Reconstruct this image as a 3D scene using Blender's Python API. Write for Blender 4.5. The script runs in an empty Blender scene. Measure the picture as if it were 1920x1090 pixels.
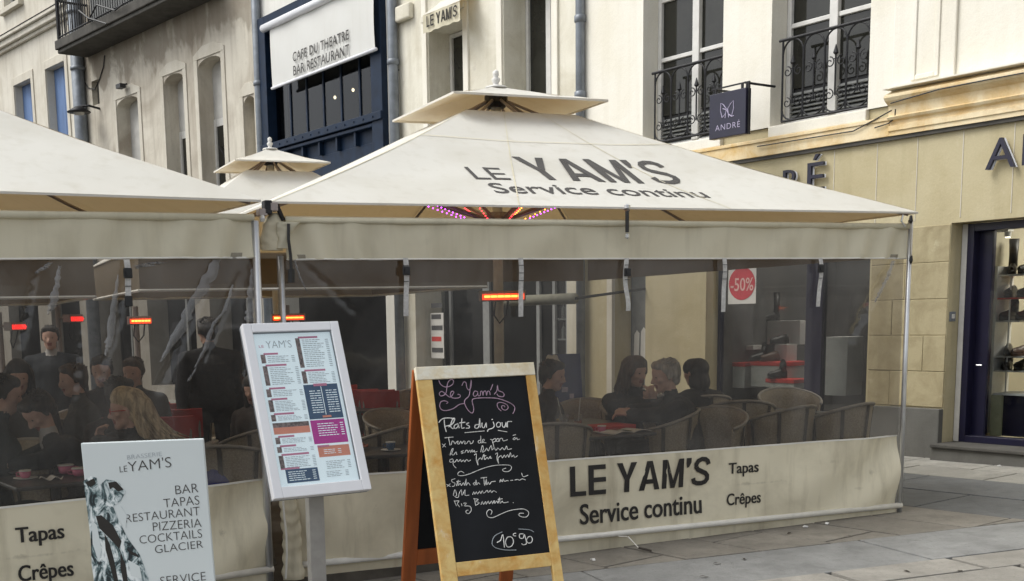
import bpy, bmesh, math, random
from mathutils import Vector, Matrix, noise
random.seed(7)
R = math.radians
# ------------------------------------------------------------------ camera
f = 2200.; PX, PY = 797., 930.; VX, VY = 1115., 15500.; H = 1.6
def nrm(v):
    l = math.sqrt(sum(a*a for a in v)); return tuple(a/l for a in v)
def dot(a, b): return sum(x*y for x, y in zip(a, b))
def crs(a, b): return (a[1]*b[2]-a[2]*b[1], a[2]*b[0]-a[0]*b[2], a[0]*b[1]-a[1]*b[0])
CU = nrm((-(VX-PX), (VY-PY), f)); _d = dot((0, 0, -1), CU)
CY = nrm(tuple((0, 0, -1)[i]-_d*CU[i] for i in range(3))); CX = crs(CY, CU)
SC = bpy.context.scene
C = SC.collection
cd = bpy.data.cameras.new('camera'); cam = bpy.data.objects.new('camera', cd); C.objects.link(cam)
cam.matrix_world = Matrix.Translation((0, 0, H)) @ Matrix((CX, CY, CU)).to_4x4()
cd.lens = f/1920*36; cd.sensor_width = 36; cd.sensor_fit = 'HORIZONTAL'
cd.shift_x = (960-PX)/1920; cd.shift_y = (PY-545)/1920; cd.clip_start = .1; cd.clip_end = 500
SC.camera = cam
# ------------------------------------------------------------------ sky, sun, exposure
w = bpy.data.worlds.new('World'); SC.world = w; w.use_nodes = True
nt = w.node_tree; bg = nt.nodes['Background']
sky = nt.nodes.new('ShaderNodeTexSky'); sky.sky_type = 'NISHITA'; sky.sun_disc = False
SUN_EL, SUN_AZ = R(54), R(268)       # azimuth clockwise from +Y
sky.sun_elevation = SUN_EL; sky.sun_rotation = SUN_AZ
sky.dust_density = 3; sky.air_density = 1.0; sky.ozone_density = 1
hs = nt.nodes.new('ShaderNodeHueSaturation'); hs.inputs['Saturation'].default_value = .22
nt.links.new(sky.outputs[0], hs.inputs['Color']); nt.links.new(hs.outputs[0], bg.inputs[0])
bg.inputs[1].default_value = .125
sl = bpy.data.lights.new('sun', 'SUN'); sl.energy = 1.1; sl.angle = R(35); sl.color = (1, .985, .92)
so = bpy.data.objects.new('sun', sl); C.objects.link(so)
sd = Vector((math.sin(SUN_AZ)*math.cos(SUN_EL), math.cos(SUN_AZ)*math.cos(SUN_EL), math.sin(SUN_EL)))
so.rotation_euler = (sd).to_track_quat('Z', 'Y').to_euler()
SC.view_settings.view_transform = 'Standard'; SC.view_settings.look = 'None'
SC.view_settings.exposure = 0.84; SC.view_settings.gamma = 1
SC.render.engine = 'CYCLES'
SC.cycles.max_bounces = 8; SC.cycles.transparent_max_bounces = 12; SC.cycles.transmission_bounces = 4
# ------------------------------------------------------------------ measuring helpers
def ray(x, y):
    v = (x-PX, -(y-PY), -f); return Vector((dot(v, CX), dot(v, CY), dot(v, CU)))
def ground_z(x): return .022*(x-3.8)
def gp(x, y):                     # point on the (slightly falling) street
    r = ray(x, y); t = (-.0836-H)/(r.z-.022*r.x); return Vector((r.x*t, r.y*t))
def hp(x, y, z):                  # point at height z
    r = ray(x, y); t = (z-H)/r.z; return Vector((r.x*t, r.y*t, z))
def dp(x, y, Y):                  # point at depth Y
    r = ray(x, y); t = Y/r.y; return Vector((r.x*t, Y, H+r.z*t))
class Frame:
    def __init__(s, p, ang):      # local x along ang, z up, y = z cross x
        s.M = Matrix.Translation((p[0], p[1], 0)) @ Matrix.Rotation(ang, 4, 'Z'); s.I = s.M.inverted()
    def hit(s, x, y, off=0.):     # where a sight line meets the plane local y = off
        o = s.I @ Vector((0, 0, H)); d = s.I.to_3x3() @ ray(x, y); t = (off-o.y)/d.y
        return (o.x+d.x*t, o.z+d.z*t)
    def u(s, x, y, off=0.): return s.hit(x, y, off)[0]
    def z(s, x, y, off=0.): return s.hit(x, y, off)[1]
    def inv(s, p): return s.I @ Vector((p[0], p[1], 0))
    def at(s, u, y=0, z=0, rot=0): return s.M @ Matrix.Translation((u, y, z)) @ Matrix.Rotation(rot, 4, 'Z')
# ------------------------------------------------------------------ object helpers
def tag(o, label=None, cat=None, group=None, kind=None):
    for k, v in (('label', label), ('category', cat), ('group', group), ('kind', kind)):
        if v: o[k] = v
    return o
def root(name, label, cat, M=None, group=None):
    o = bpy.data.objects.new(name, None); o.empty_display_size = .1; C.objects.link(o)
    if M is not None: o.matrix_world = M
    return tag(o, label, cat, group)
class MB:
    def __init__(s): s.v = []; s.f = []; s.m = []; s.mi = 0
    def add(s, vs, fs):
        n = len(s.v); s.v += [tuple(v) for v in vs]; s.f += [tuple(i+n for i in q) for q in fs]; s.m += [s.mi]*len(fs); return s
    def box(s, x0, x1, y0, y1, z0, z1):
        return s.add([(x0, y0, z0), (x1, y0, z0), (x1, y1, z0), (x0, y1, z0), (x0, y0, z1), (x1, y0, z1), (x1, y1, z1), (x0, y1, z1)],
                     [(0, 3, 2, 1), (4, 5, 6, 7), (0, 1, 5, 4), (1, 2, 6, 5), (2, 3, 7, 6), (3, 0, 4, 7)])
    def prism(s, poly, y0, y1):   # poly in x,z extruded along y
        n = len(poly)
        return s.add([(a, y0, b) for a, b in poly]+[(a, y1, b) for a, b in poly],
                     [tuple(range(n)), tuple(range(2*n-1, n-1, -1))]+[(i+n, (i+1) % n+n, (i+1) % n, i) for i in range(n)])
    def slab(s, poly, z0, z1):    # poly in x,y (ccw) extruded along z
        n = len(poly); g = [ground_z(p[0]) if s.mi >= 0 and getattr(s, 'slope', 0) else 0 for p in poly]
        return s.add([(p[0], p[1], z0+k) for p, k in zip(poly, g)]+[(p[0], p[1], z1+k) for p, k in zip(poly, g)],
                     [tuple(range(n-1, -1, -1)), tuple(range(n, 2*n))]+[(i, (i+1) % n, (i+1) % n+n, i+n) for i in range(n)])
    def tube(s, pts, r, seg=8, caps=True):
        pts = [Vector(p) for p in pts]; rs = r if isinstance(r, (list, tuple)) else [r]*len(pts)
        n0 = len(s.v); vs = []; fs = []; prev = None
        for i, p in enumerate(pts):
            t = (pts[min(i+1, len(pts)-1)]-pts[max(i-1, 0)])
            t = t.normalized() if t.length > 1e-9 else Vector((0, 0, 1))
            if prev is None: a = t.cross(Vector((0, 0, 1)) if abs(t.z) < .9 else Vector((1, 0, 0))).normalized()
            else:
                a = prev-t*prev.dot(t); a = a.normalized() if a.length > 1e-6 else t.orthogonal().normalized()
            prev = a; b = t.cross(a)
            for k in range(seg):
                c = 2*math.pi*k/seg; vs.append(p+(a*math.cos(c)+b*math.sin(c))*rs[i])
        for i in range(len(pts)-1):
            for k in range(seg):
                fs.append((i*seg+k, i*seg+(k+1) % seg, (i+1)*seg+(k+1) % seg, (i+1)*seg+k))
        if caps: fs += [tuple(range(seg-1, -1, -1)), tuple(range((len(pts)-1)*seg, len(pts)*seg))]
        return s.add(vs, fs)
    def lathe(s, prof, cx=0, cy=0, seg=16):
        vs = []; fs = []; n = len(prof)
        for i, (r, z) in enumerate(prof):
            for k in range(seg): vs.append((cx+r*math.cos(2*math.pi*k/seg), cy+r*math.sin(2*math.pi*k/seg), z))
        for i in range(n-1):
            for k in range(seg): fs.append((i*seg+k, i*seg+(k+1) % seg, (i+1)*seg+(k+1) % seg, (i+1)*seg+k))
        fs += [tuple(range(seg-1, -1, -1)), tuple(range((n-1)*seg, n*seg))]
        return s.add(vs, fs)
    def grid(s, fn, nu, nv):
        vs = [fn(i/nu, j/nv) for j in range(nv+1) for i in range(nu+1)]
        fs = [(j*(nu+1)+i, j*(nu+1)+i+1, (j+1)*(nu+1)+i+1, (j+1)*(nu+1)+i) for j in range(nv) for i in range(nu)]
        return s.add(vs, fs)
    def mesh(s, name, mats, smooth=False):
        m = bpy.data.meshes.new(name); m.from_pydata(s.v, [], s.f)
        for q in (mats if isinstance(mats, (list, tuple)) else [mats]): m.materials.append(q)
        if isinstance(mats, (list, tuple)) and len(mats) > 1: m.polygons.foreach_set('material_index', s.m)
        if smooth: m.polygons.foreach_set('use_smooth', [True]*len(s.f))
        m.update(); return m
    def part(s, name, mats, parent=None, label=None, smooth=False, bevel=0, kind=None, M=None, solid=0):
        o = bpy.data.objects.new(name, s.mesh(name, mats, smooth)); C.objects.link(o)
        if parent is not None: o.parent = parent
        if M is not None: o.matrix_local = M
        if bevel:
            b = o.modifiers.new('bevel', 'BEVEL'); b.width = bevel; b.segments = 2; b.limit_method = 'ANGLE'
        if solid:
            b = o.modifiers.new('solid', 'SOLIDIFY'); b.thickness = solid
        return tag(o, label, None, None, kind)
def copy_tree(o, parent=None):
    c = o.copy(); C.objects.link(c)
    if parent is not None: c.parent = parent
    for ch in o.children: copy_tree(ch, c)
    return c
def place(o, M): o.matrix_world = M; return o
def mv(x, y, z=0, rot=0): return Matrix.Translation((x, y, z)) @ Matrix.Rotation(rot, 4, 'Z')
# text as real, thin mesh. fn maps (x in 0..1, y in 0..1 over the text box) to a point
def text_geo(body, bold=0., spacing=1.):
    cu = bpy.data.curves.new('t', 'FONT'); cu.body = body; cu.size = 1; cu.offset = bold; cu.space_character = spacing; cu.resolution_u = 4
    ob = bpy.data.objects.new('t', cu); C.objects.link(ob)
    me = bpy.data.meshes.new_from_object(ob.evaluated_get(bpy.context.evaluated_depsgraph_get()))
    vs = [v.co.copy() for v in me.vertices]; fs = [tuple(p.vertices) for p in me.polygons]
    C.objects.unlink(ob); bpy.data.objects.remove(ob); bpy.data.meshes.remove(me)
    x0 = min(v.x for v in vs); x1 = max(v.x for v in vs); y0 = min(v.y for v in vs); y1 = max(v.y for v in vs)
    return [((v.x-x0)/(x1-x0), (v.y-y0)/(y1-y0)) for v in vs], fs, (x1-x0)/(y1-y0)
def text(name, body, mat, parent, fn, bold=0., spacing=1., label=None, thick=0, kind=None, nrmv=(0, -.0004, 0)):
    vs, fs, asp = text_geo(body, min(bold, .008), spacing); b = MB()
    sh = [0] if bold <= .008 else [-1, 1, -.33, .33]
    for k, d in enumerate(sh):
        dx = d*(bold-.008)*1.35/asp; q = Vector(nrmv)*k
        b.add([Vector(fn((x+dx)*(1-2*abs(dx))+abs(dx), y))+q for x, y in vs], fs)
    return b.part(name, mat, parent, label, solid=thick, kind=kind)
def boxfn(x0, x1, z0, z1, y=0., x0b=None): return lambda a, b: (x0+(x1-x0)*a, y, z0+(z1-z0)*b)
def block_text(name, body, mat, parent, fn, nrmv=(0, -.0003, 0), t=.19):
    GW = {'L': .60, 'E': .66, ' ': .22, 'Y': .78, 'A': .82, 'M': .88, '\u2019': .2, 'S': .70}; gap = .10
    W_ = sum(GW[c]+gap for c in body)-gap; x = 0; b = MB(); lay = [0]
    def quad(*p): lay[0] += 1; q = Vector(nrmv)*(lay[0] % 5); b.add([Vector(fn((x+a)/W_, c))+q for a, c in p], [tuple(range(len(p)))])
    for ch in body:
        w = GW[ch]; h = t*.78
        if ch == 'L': quad((0, h), (t, h), (t, 1), (0, 1)); quad((0, 0), (w, 0), (w, h), (0, h))
        elif ch == 'E':
            quad((0, 0), (t, 0), (t, 1), (0, 1))
            for z in (0, .5-h/2, 1-h): quad((t, z), (w, z), (w, z+h), (t, z+h))
        elif ch == 'Y': quad((w/2-t/2, 0), (w/2+t/2, 0), (w/2+t/2, .42), (w/2-t/2, .42)); quad((w/2-t/2, .42), (w/2, .58), (t*1.1, 1), (0, 1)); quad((w/2-t/2, .42), (w/2+t/2, .42), (w/2, .58)); quad((w/2, .58), (w/2+t/2, .42), (w, 1), (w-t*1.1, 1))
        elif ch == 'A':
            quad((0, 0), (t*1.05, 0), (w/2, .80), (w/2-t*.55, 1)); quad((w-t*1.05, 0), (w, 0), (w/2+t*.55, 1), (w/2, .80)); quad((w/2-t*.55, 1), (w/2, .80), (w/2+t*.55, 1))
            quad((w*.27, .22), (w*.73, .22), (w*.68, .22+h), (w*.32, .22+h))
        elif ch == 'M':
            quad((0, 0), (t*.95, 0), (t*.95, 1), (0, 1)); quad((w-t*.95, 0), (w, 0), (w, 1), (w-t*.95, 1))
            quad((t*.95, .97), (t*.95, .62), (w/2-t*.42, 0), (w/2, 0), (w/2, .26), (t*1.05, 1)); quad((w-t*.95, .97), (w-t*1.05, 1), (w/2, .26), (w/2, 0), (w/2+t*.42, 0), (w-t*.95, .62))
        elif ch == '\u2019': quad((0, .82), (.02, .66), (.10, .68), (t, .84), (t, 1), (0, 1))
        elif ch == 'S':
            P = [(.02, .27), (.06, .14), (.18, .085), (.36, .075), (.52, .12), (.60, .22), (.60, .32), (.52, .42), (.36, .49), (.20, .56), (.12, .65), (.11, .76), (.19, .87), (.34, .925), (.50, .91), (.60, .84), (.64, .72)]
            L = []
            for i, p in enumerate(P):
                a, c = Vector(P[max(i-1, 0)]), Vector(P[min(i+1, len(P)-1)]); d = (c-a).normalized(); n = Vector((-d.y, d.x)); th = t*(.48-.08*abs(d.x)); L.append((Vector(p)+n*th, Vector(p)-n*th))
            for i in range(len(L)-1): quad(tuple(L[i][1]), tuple(L[i+1][1]), tuple(L[i+1][0]), tuple(L[i][0]))
        x += w+gap
    return b.part(name, mat, parent, kind='stuff')
# ------------------------------------------------------------------ materials
MATS = {}
def nodes(name):
    m = bpy.data.materials.new(name); m.use_nodes = True; MATS[name] = m
    return m, m.node_tree, m.node_tree.nodes['Principled BSDF']
def ramp(nt, fac, stops):
    r = nt.nodes.new('ShaderNodeValToRGB'); nt.links.new(fac, r.inputs[0]); e = r.color_ramp.elements
    while len(e) < len(stops): e.new(.5)
    for k, (p, c) in zip(e, stops): k.position = p; k.color = (*c, 1) if len(c) == 3 else c
    return r.outputs[0]
def nz(nt, scale, detail=4, stretch=None, rough=.55, dist=0):
    n = nt.nodes.new('ShaderNodeTexNoise'); n.inputs['Scale'].default_value = scale; n.inputs['Detail'].default_value = detail
    n.inputs['Roughness'].default_value = rough; n.inputs['Distortion'].default_value = dist
    tc = nt.nodes.new('ShaderNodeTexCoord'); mp = nt.nodes.new('ShaderNodeMapping')
    if stretch: mp.inputs['Scale'].default_value = stretch
    nt.links.new(tc.outputs['Object'], mp.inputs[0]); nt.links.new(mp.outputs[0], n.inputs['Vector']); return n.outputs['Fac']
def mixc(nt, fac, a, b, mode='MIX'):
    m = nt.nodes.new('ShaderNodeMix'); m.data_type = 'RGBA'; m.blend_type = mode
    if isinstance(fac, float): m.inputs[0].default_value = fac
    else: nt.links.new(fac, m.inputs[0])
    for s, v in ((6, a), (7, b)):
        if isinstance(v, tuple): m.inputs[s].default_value = (*v, 1)
        else: nt.links.new(v, m.inputs[s])
    return m.outputs[2]
def bump(nt, p, fac, strength=.3, dist=.01):
    b = nt.nodes.new('ShaderNodeBump'); b.inputs['Strength'].default_value = strength; b.inputs['Distance'].default_value = dist
    nt.links.new(fac, b.inputs['Height']); nt.links.new(b.outputs[0], p.inputs['Normal']); return b
def g3(c, k): return tuple(min(1, a*k) for a in c)
def simple(name, col, rough=.6, metal=0., var=.12, scale=12., bmp=.08, spec=.5, stretch=None):
    m, nt, p = nodes(name); n = nz(nt, scale, 5, stretch)
    nt.links.new(ramp(nt, n, [(.3, g3(col, 1-var)), (.7, g3(col, 1+var))]), p.inputs['Base Color'])
    p.inputs['Roughness'].default_value = rough; p.inputs['Metallic'].default_value = metal; p.inputs['Specular IOR Level'].default_value = spec
    if bmp: bump(nt, p, n, bmp)
    return m
def plaster(name, col, stain, amt=.5, scale=1.2, streak=.4, dirt=(.12, .10, .08), darkamt=.25):
    m, nt, p = nodes(name)
    a = nz(nt, scale, 8, None, .62, .6); c = mixc(nt, ramp(nt, a, [(.42, (0, 0, 0)), (.68, (amt,)*3)]), col, stain)
    s = nz(nt, 1.0, 6, (5, 5, .5), .6); c = mixc(nt, ramp(nt, s, [(.48, (0, 0, 0)), (.75, (streak,)*3)]), c, g3(stain, .8))
    d = nz(nt, 5.5, 8, (1, 1, .7), .7); c = mixc(nt, ramp(nt, d, [(.60, (0, 0, 0)), (.78, (darkamt,)*3)]), c, dirt)
    fine = nz(nt, 60, 3); c = mixc(nt, .12, c, ramp(nt, fine, [(.3, g3(col, .6)), (.7, g3(col, 1.2))]))
    nt.links.new(c, p.inputs['Base Color']); p.inputs['Roughness'].default_value = .9; p.inputs['Specular IOR Level'].default_value = .2
    b = nz(nt, 14, 8, None, .65); bump(nt, p, b, .35, .012); return m
def fabric(name, col, trans, tw=.3, stain=None, stainamt=.3, scale=1.5, rough_b=.15):
    m = bpy.data.materials.new(name); m.use_nodes = True; nt = m.node_tree; nt.nodes.clear()
    o = nt.nodes.new('ShaderNodeOutputMaterial'); d = nt.nodes.new('ShaderNodeBsdfDiffuse'); t = nt.nodes.new('ShaderNodeBsdfTranslucent'); x = nt.nodes.new('ShaderNodeMixShader')
    x.inputs[0].default_value = tw; t.inputs[0].default_value = (*trans, 1)
    n = nz(nt, scale, 8, None, .6, .4); st = stain or g3(col, .7)
    c = mixc(nt, ramp(nt, n, [(.45, (0, 0, 0)), (.8, (stainamt,)*3)]), col, st)
    s = nz(nt, 1.3, 6, (6, 6, .6), .6); c = mixc(nt, ramp(nt, s, [(.52, (0, 0, 0)), (.8, (stainamt*.8,)*3)]), c, st)
    nt.links.new(c, d.inputs[0])
    b = nt.nodes.new('ShaderNodeBump'); b.inputs['Strength'].default_value = rough_b; b.inputs['Distance'].default_value = .01
    nt.links.new(nz(nt, 7, 6), b.inputs['Height']); nt.links.new(b.outputs[0], d.inputs['Normal'])
    nt.links.new(d.outputs[0], x.inputs[1]); nt.links.new(t.outputs[0], x.inputs[2]); nt.links.new(x.outputs[0], o.inputs[0]); return m
def emis(name, col, s):
    m, nt, p = nodes(name); p.inputs['Base Color'].default_value = (*g3(col, .5), 1); p.inputs['Emission Color'].default_value = (*col, 1); p.inputs['Emission Strength'].default_value = s; return m
def glass(name, tint=(.75, .78, .78), refl=.5, haze=.0, hazecol=(.5, .5, .48), rough=.03, bmp=0.):
    m = bpy.data.materials.new(name); m.use_nodes = True; nt = m.node_tree; nt.nodes.clear()
    o = nt.nodes.new('ShaderNodeOutputMaterial'); t = nt.nodes.new('ShaderNodeBsdfTransparent'); t.inputs[0].default_value = (*tint, 1)
    g = nt.nodes.new('ShaderNodeBsdfGlossy'); g.inputs['Roughness'].default_value = rough; g.inputs[0].default_value = (refl, refl, refl, 1)
    lwt = nt.nodes.new('ShaderNodeLayerWeight'); lwt.inputs[0].default_value = .5
    pw = nt.nodes.new('ShaderNodeMath'); pw.operation = 'POWER'; pw.inputs[1].default_value = 4.5; nt.links.new(lwt.outputs['Facing'], pw.inputs[0])
    fr = nt.nodes.new('ShaderNodeMath'); fr.operation = 'MULTIPLY_ADD'; fr.inputs[1].default_value = .9; fr.inputs[2].default_value = .045; nt.links.new(pw.outputs[0], fr.inputs[0])
    x = nt.nodes.new('ShaderNodeMixShader'); nt.links.new(fr.outputs[0], x.inputs[0]); nt.links.new(t.outputs[0], x.inputs[1]); nt.links.new(g.outputs[0], x.inputs[2])
    out = x.outputs[0]
    if haze:
        d = nt.nodes.new('ShaderNodeBsdfDiffuse'); d.inputs[0].default_value = (*hazecol, 1); y = nt.nodes.new('ShaderNodeMixShader')
        n = nz(nt, 1.4, 8, (1.2, 1, .5), .65, 1.2)
        nt.links.new(ramp(nt, n, [(.36, (haze*.45,)*3), (.70, (haze*1.75,)*3)]), y.inputs[0]); nt.links.new(out, y.inputs[1]); nt.links.new(d.outputs[0], y.inputs[2]); out = y.outputs[0]
    if bmp:
        b = nt.nodes.new('ShaderNodeBump'); b.inputs['Strength'].default_value = bmp; b.inputs['Distance'].default_value = .02
        nt.links.new(nz(nt, 3, 4, (1, 1, .4)), b.inputs['Height']); nt.links.new(b.outputs[0], g.inputs['Normal'])
    nt.links.new(out, o.inputs[0]); return m
M_creamA = plaster('cream_plaster', (.80, .77, .685), (.66, .60, .45), .35, .9, .25, darkamt=.08)
M_oldB = plaster('weathered_cream_stone', (.74, .71, .61), (.48, .43, .31), .6, 1.3, .45, darkamt=.35)
M_oldC = plaster('old_patchy_plaster', (.63, .59, .50), (.27, .22, .165), .75, .55, .5, darkamt=.4)
M_oldD = plaster('pale_old_plaster', (.68, .645, .56), (.42, .37, .28), .5, .9, .45, darkamt=.4)
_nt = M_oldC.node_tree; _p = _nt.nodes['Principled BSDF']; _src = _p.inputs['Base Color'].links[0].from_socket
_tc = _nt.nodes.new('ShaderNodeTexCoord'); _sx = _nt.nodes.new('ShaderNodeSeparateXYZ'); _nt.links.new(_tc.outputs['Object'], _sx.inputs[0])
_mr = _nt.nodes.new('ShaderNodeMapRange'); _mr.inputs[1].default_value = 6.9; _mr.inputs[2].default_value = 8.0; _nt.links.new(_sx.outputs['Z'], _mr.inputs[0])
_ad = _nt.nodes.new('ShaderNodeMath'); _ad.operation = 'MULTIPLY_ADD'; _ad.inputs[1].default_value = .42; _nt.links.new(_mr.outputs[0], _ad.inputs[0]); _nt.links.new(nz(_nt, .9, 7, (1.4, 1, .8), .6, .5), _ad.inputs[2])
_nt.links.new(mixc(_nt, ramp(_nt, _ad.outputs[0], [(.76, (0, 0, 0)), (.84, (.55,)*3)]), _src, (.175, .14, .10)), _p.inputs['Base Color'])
M_trimC = plaster('pale_stone_surround', (.62, .585, .50), (.45, .40, .31), .5, 2, .3, darkamt=.2)
M_gf = plaster('shaded_ground_floor_stone', (.27, .25, .215), (.17, .15, .12), .6, 1.5, .4, darkamt=.3)  # base colour darkened to carry the dim light under the canopies
M_yellow = plaster('ochre_band_paint', (.80, .68, .46), (.62, .38, .10), .9, 2.2, .35, dirt=(.1, .08, .07), darkamt=.3)
M_lowerA = plaster('khaki_stone_wall', (.50, .44, .285), (.40, .335, .19), .6, 1.5, .4, (.75, .70, .55), .3)
M_block = plaster('sandstone_block', (.40, .345, .215), (.25, .205, .115), .8, 3.5, .4, (.68, .63, .46), .6)
M_plinth = plaster('grey_stone_plinth', (.135, .132, .12), (.09, .087, .078), .6, 3, .3, (.06, .06, .05), .3)
M_navy = simple('navy_painted_metal', (.008, .019, .042), .5, 0, .25, 6, .05, spec=.2)
M_indigo = simple('indigo_sign_enamel', (.008, .0075, .026), .35, 0, .15, 6, 0)
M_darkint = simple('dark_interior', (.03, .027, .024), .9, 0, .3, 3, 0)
M_pane = simple('dark_window_glass', (.022, .022, .018), .06, 0, .5, 1.2, 0, spec=.45)
M_white = simple('white_paint', (.62, .61, .58), .5, 0, .08, 9, .05)
M_whitep = simple('white_lacquer_frame', (.74, .75, .78), .35, 0, .03, 5, 0)
M_lintel = simple('shutter_box_grey', (.48, .47, .44), .7, 0, .12, 4, .05)
M_blue = simple('blue_shutter_paint', (.12, .20, .38), .6, 0, .2, 3, .05, stretch=(1, 1, .3))
M_iron = simple('wrought_iron', (.028, .028, .03), .55, .6, .3, 20, .1)
M_zinc = simple('zinc_downpipe', (.20, .22, .245), .5, .4, .25, 5, .08)
M_steel = simple('aluminium_pole', (.62, .63, .64), .32, .8, .08, 10, 0)
M_slat = simple('grey_louvre_paint', (.16, .165, .16), .7, 0, .2, 8, .05)
M_balc = plaster('sooty_balcony_stone', (.10, .095, .085), (.05, .048, .045), .6, 3, .5, (.02, .02, .02), .3)
M_canopy = fabric('white_canopy_canvas', (.765, .755, .70), (.46, .31, .13), .26, (.52, .49, .40), .5, .8)
M_band = fabric('cream_valance_canvas', (.71, .665, .515), (.45, .38, .24), .15, (.33, .30, .22), .45, 2.2)
M_strip = fabric('stained_cream_canvas', (.78, .72, .55), (.4, .33, .2), .10, (.30, .26, .18), .75, 1.5)
def dirt(m, spots, col=(.14, .12, .085)):
    nt = m.node_tree; d = nt.nodes['Diffuse BSDF']; src = d.inputs[0].links[0].from_socket; tc = nt.nodes.new('ShaderNodeTexCoord')
    for (x, z, rx, rz, am) in spots:
        mp = nt.nodes.new('ShaderNodeMapping'); mp.inputs['Location'].default_value = (-x/rx, 0, -z/rz); mp.inputs['Scale'].default_value = (1/rx, 0, 1/rz); nt.links.new(tc.outputs['Object'], mp.inputs[0])
        ln = nt.nodes.new('ShaderNodeVectorMath'); ln.operation = 'LENGTH'; nt.links.new(mp.outputs[0], ln.inputs[0])
        ad = nt.nodes.new('ShaderNodeMath'); ad.operation = 'MULTIPLY_ADD'; ad.inputs[1].default_value = 1.6; nt.links.new(nz(nt, 9, 6, None, .65), ad.inputs[0]); nt.links.new(ln.outputs['Value'], ad.inputs[2])
        src = mixc(nt, ramp(nt, ad.outputs[0], [(.75, (am,)*3), (1.0, (am*.5,)*3), (1.0, (am*.4,)*3)][:2]+[(1.0, (0, 0, 0))] if False else [(.55, (am,)*3), (1.0, (0, 0, 0))]), src, col)
    nt.links.new(src, d.inputs[0])
dirt(M_strip, ((4.72, .33, .13, .13, .75), (3.6, .33, 1.3, .05, .5), (4.55, .22, .3, .05, .4), (2.35, .2, .03, .6, .6), (4.3, .45, .25, .1, .35), (1.0, .25, .5, .12, .4), (.6, .4, .2, .2, .35)))
M_brownc = fabric('brown_shaded_canvas', (.21, .17, .12), (.16, .11, .06), .25)  # valance canvas with its shade under the parasols worked into a brown colour
M_pipe = simple('white_canvas_hem', (.72, .70, .64), .7, 0, .1, 9, .1)
M_ink = simple('black_print', (.022, .02, .018), .8, 0, .2, 6, 0)
M_greyink = simple('grey_print', (.055, .052, .05), .8, 0, .2, 6, 0)
M_film = glass('clear_vinyl_film', (.56, .54, .505), 1.0, .075, (.62, .60, .57), .10, .25)
M_shopglass = glass('shop_window_glass', (.8, .82, .82), .45, .0)
M_black = simple('black_plastic', (.015, .015, .016), .5, 0, .2, 10, 0)
M_strap = simple('grey_webbing', (.50, .49, .47), .8, 0, .2, 60, .2)
M_wood = plaster('worn_yellow_pine', (.70, .52, .22), (.55, .26, .05), .9, 9, .8, (.80, .78, .72), .95)
M_woodw = plaster('white_painted_pine', (.80, .77, .66), (.66, .52, .28), .8, 9, .5, (.6, .45, .2), .5)
M_orange = simple('orange_painted_wood', (.36, .095, .022), .55, 0, .2, 5, .1, stretch=(4, 4, .5))
M_slate = simple('chalkboard_slate', (.009, .010, .012), .6, 0, .45, 2.5, 0, spec=.18)
M_chalk = simple('white_chalk', (.66, .66, .64), .95, 0, .35, 90, 0)
M_chalkp = simple('pink_chalk', (.36, .25, .33), .95, 0, .3, 90, 0)
M_wicker = simple('beige_wicker', (.33, .285, .215), .8, 0, .25, 90, .5)
M_rim = simple('grey_brown_rim', (.32, .30, .27), .5, .2, .15, 20, 0)
M_strapd = simple('dark_wicker_band', (.045, .036, .028), .8, 0, .2, 30, .1)
M_table = simple('dark_table_top', (.07, .07, .075), .35, 0, .25, 8, 0)
M_red = simple('red_plastic', (.50, .03, .02), .5, 0, .15, 6, 0)
M_redp = simple('red_cushion', (.60, .035, .03), .6, 0, .15, 6, 0)
M_pink = simple('pink_china', (.62, .16, .28), .3, 0, .08, 6, 0)
M_china = simple('white_china', (.7, .7, .68), .3, 0, .04, 6, 0)
M_paper = simple('paper', (.70, .69, .66), .8, 0, .06, 8, 0)
M_heat = emis('heater_glow', (1, .06, .01), 1.8)
M_heatr = emis('red_heater_glow', (1, .02, .015), 1.6)
M_hot = emis('heater_filament', (1, .24, .04), 6)
M_casing = simple('heater_casing', (.35, .30, .28), .4, .5, .1, 6, 0)
M_skin = simple('skin', (.56, .35, .27), .55, 0, .10, 14, .05)
M_lip = simple('lips', (.33, .10, .08), .5, 0, .1, 20, 0)
M_cloth = simple('black_wool', (.022, .022, .024), .95, 0, .3, 30, .2)
M_suit = simple('dark_suit_cloth', (.018, .022, .028), .9, 0, .25, 25, .15)
M_brown = simple('dark_brown_wool', (.030, .020, .016), .95, 0, .3, 20, .2)
M_shirt = simple('pale_shirt', (.45, .44, .43), .8, 0, .1, 9, .1)
M_trous = simple('dark_trousers', (.014, .014, .018), .9, 0, .2, 20, .1)
def hairmat(name, a, b):
    m, nt, p = nodes(name); n = nz(nt, 30, 6, (1, 1, .15), .6, .4)
    nt.links.new(ramp(nt, n, [(.35, a), (.65, b)]), p.inputs['Base Color']); p.inputs['Roughness'].default_value = .6; bump(nt, p, n, .8, .01); return m
M_hblond = hairmat('blonde_hair', (.22, .16, .09), (.72, .58, .38))
M_hgrey = hairmat('grey_hair', (.20, .18, .16), (.46, .43, .39))
M_hdark = hairmat('dark_hair', (.008, .007, .006), (.035, .025, .02))
M_hbrown = hairmat('brown_hair', (.03, .018, .01), (.10, .06, .035)); M_greycoat = simple('grey_wool_coat', (.06, .058, .055), .9, 0, .2, 20, .1)
M_mort = plaster('paving_mortar', (.085, .08, .072), (.045, .043, .04), .6, 3, .2, (.05, .05, .05), .3)
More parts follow.
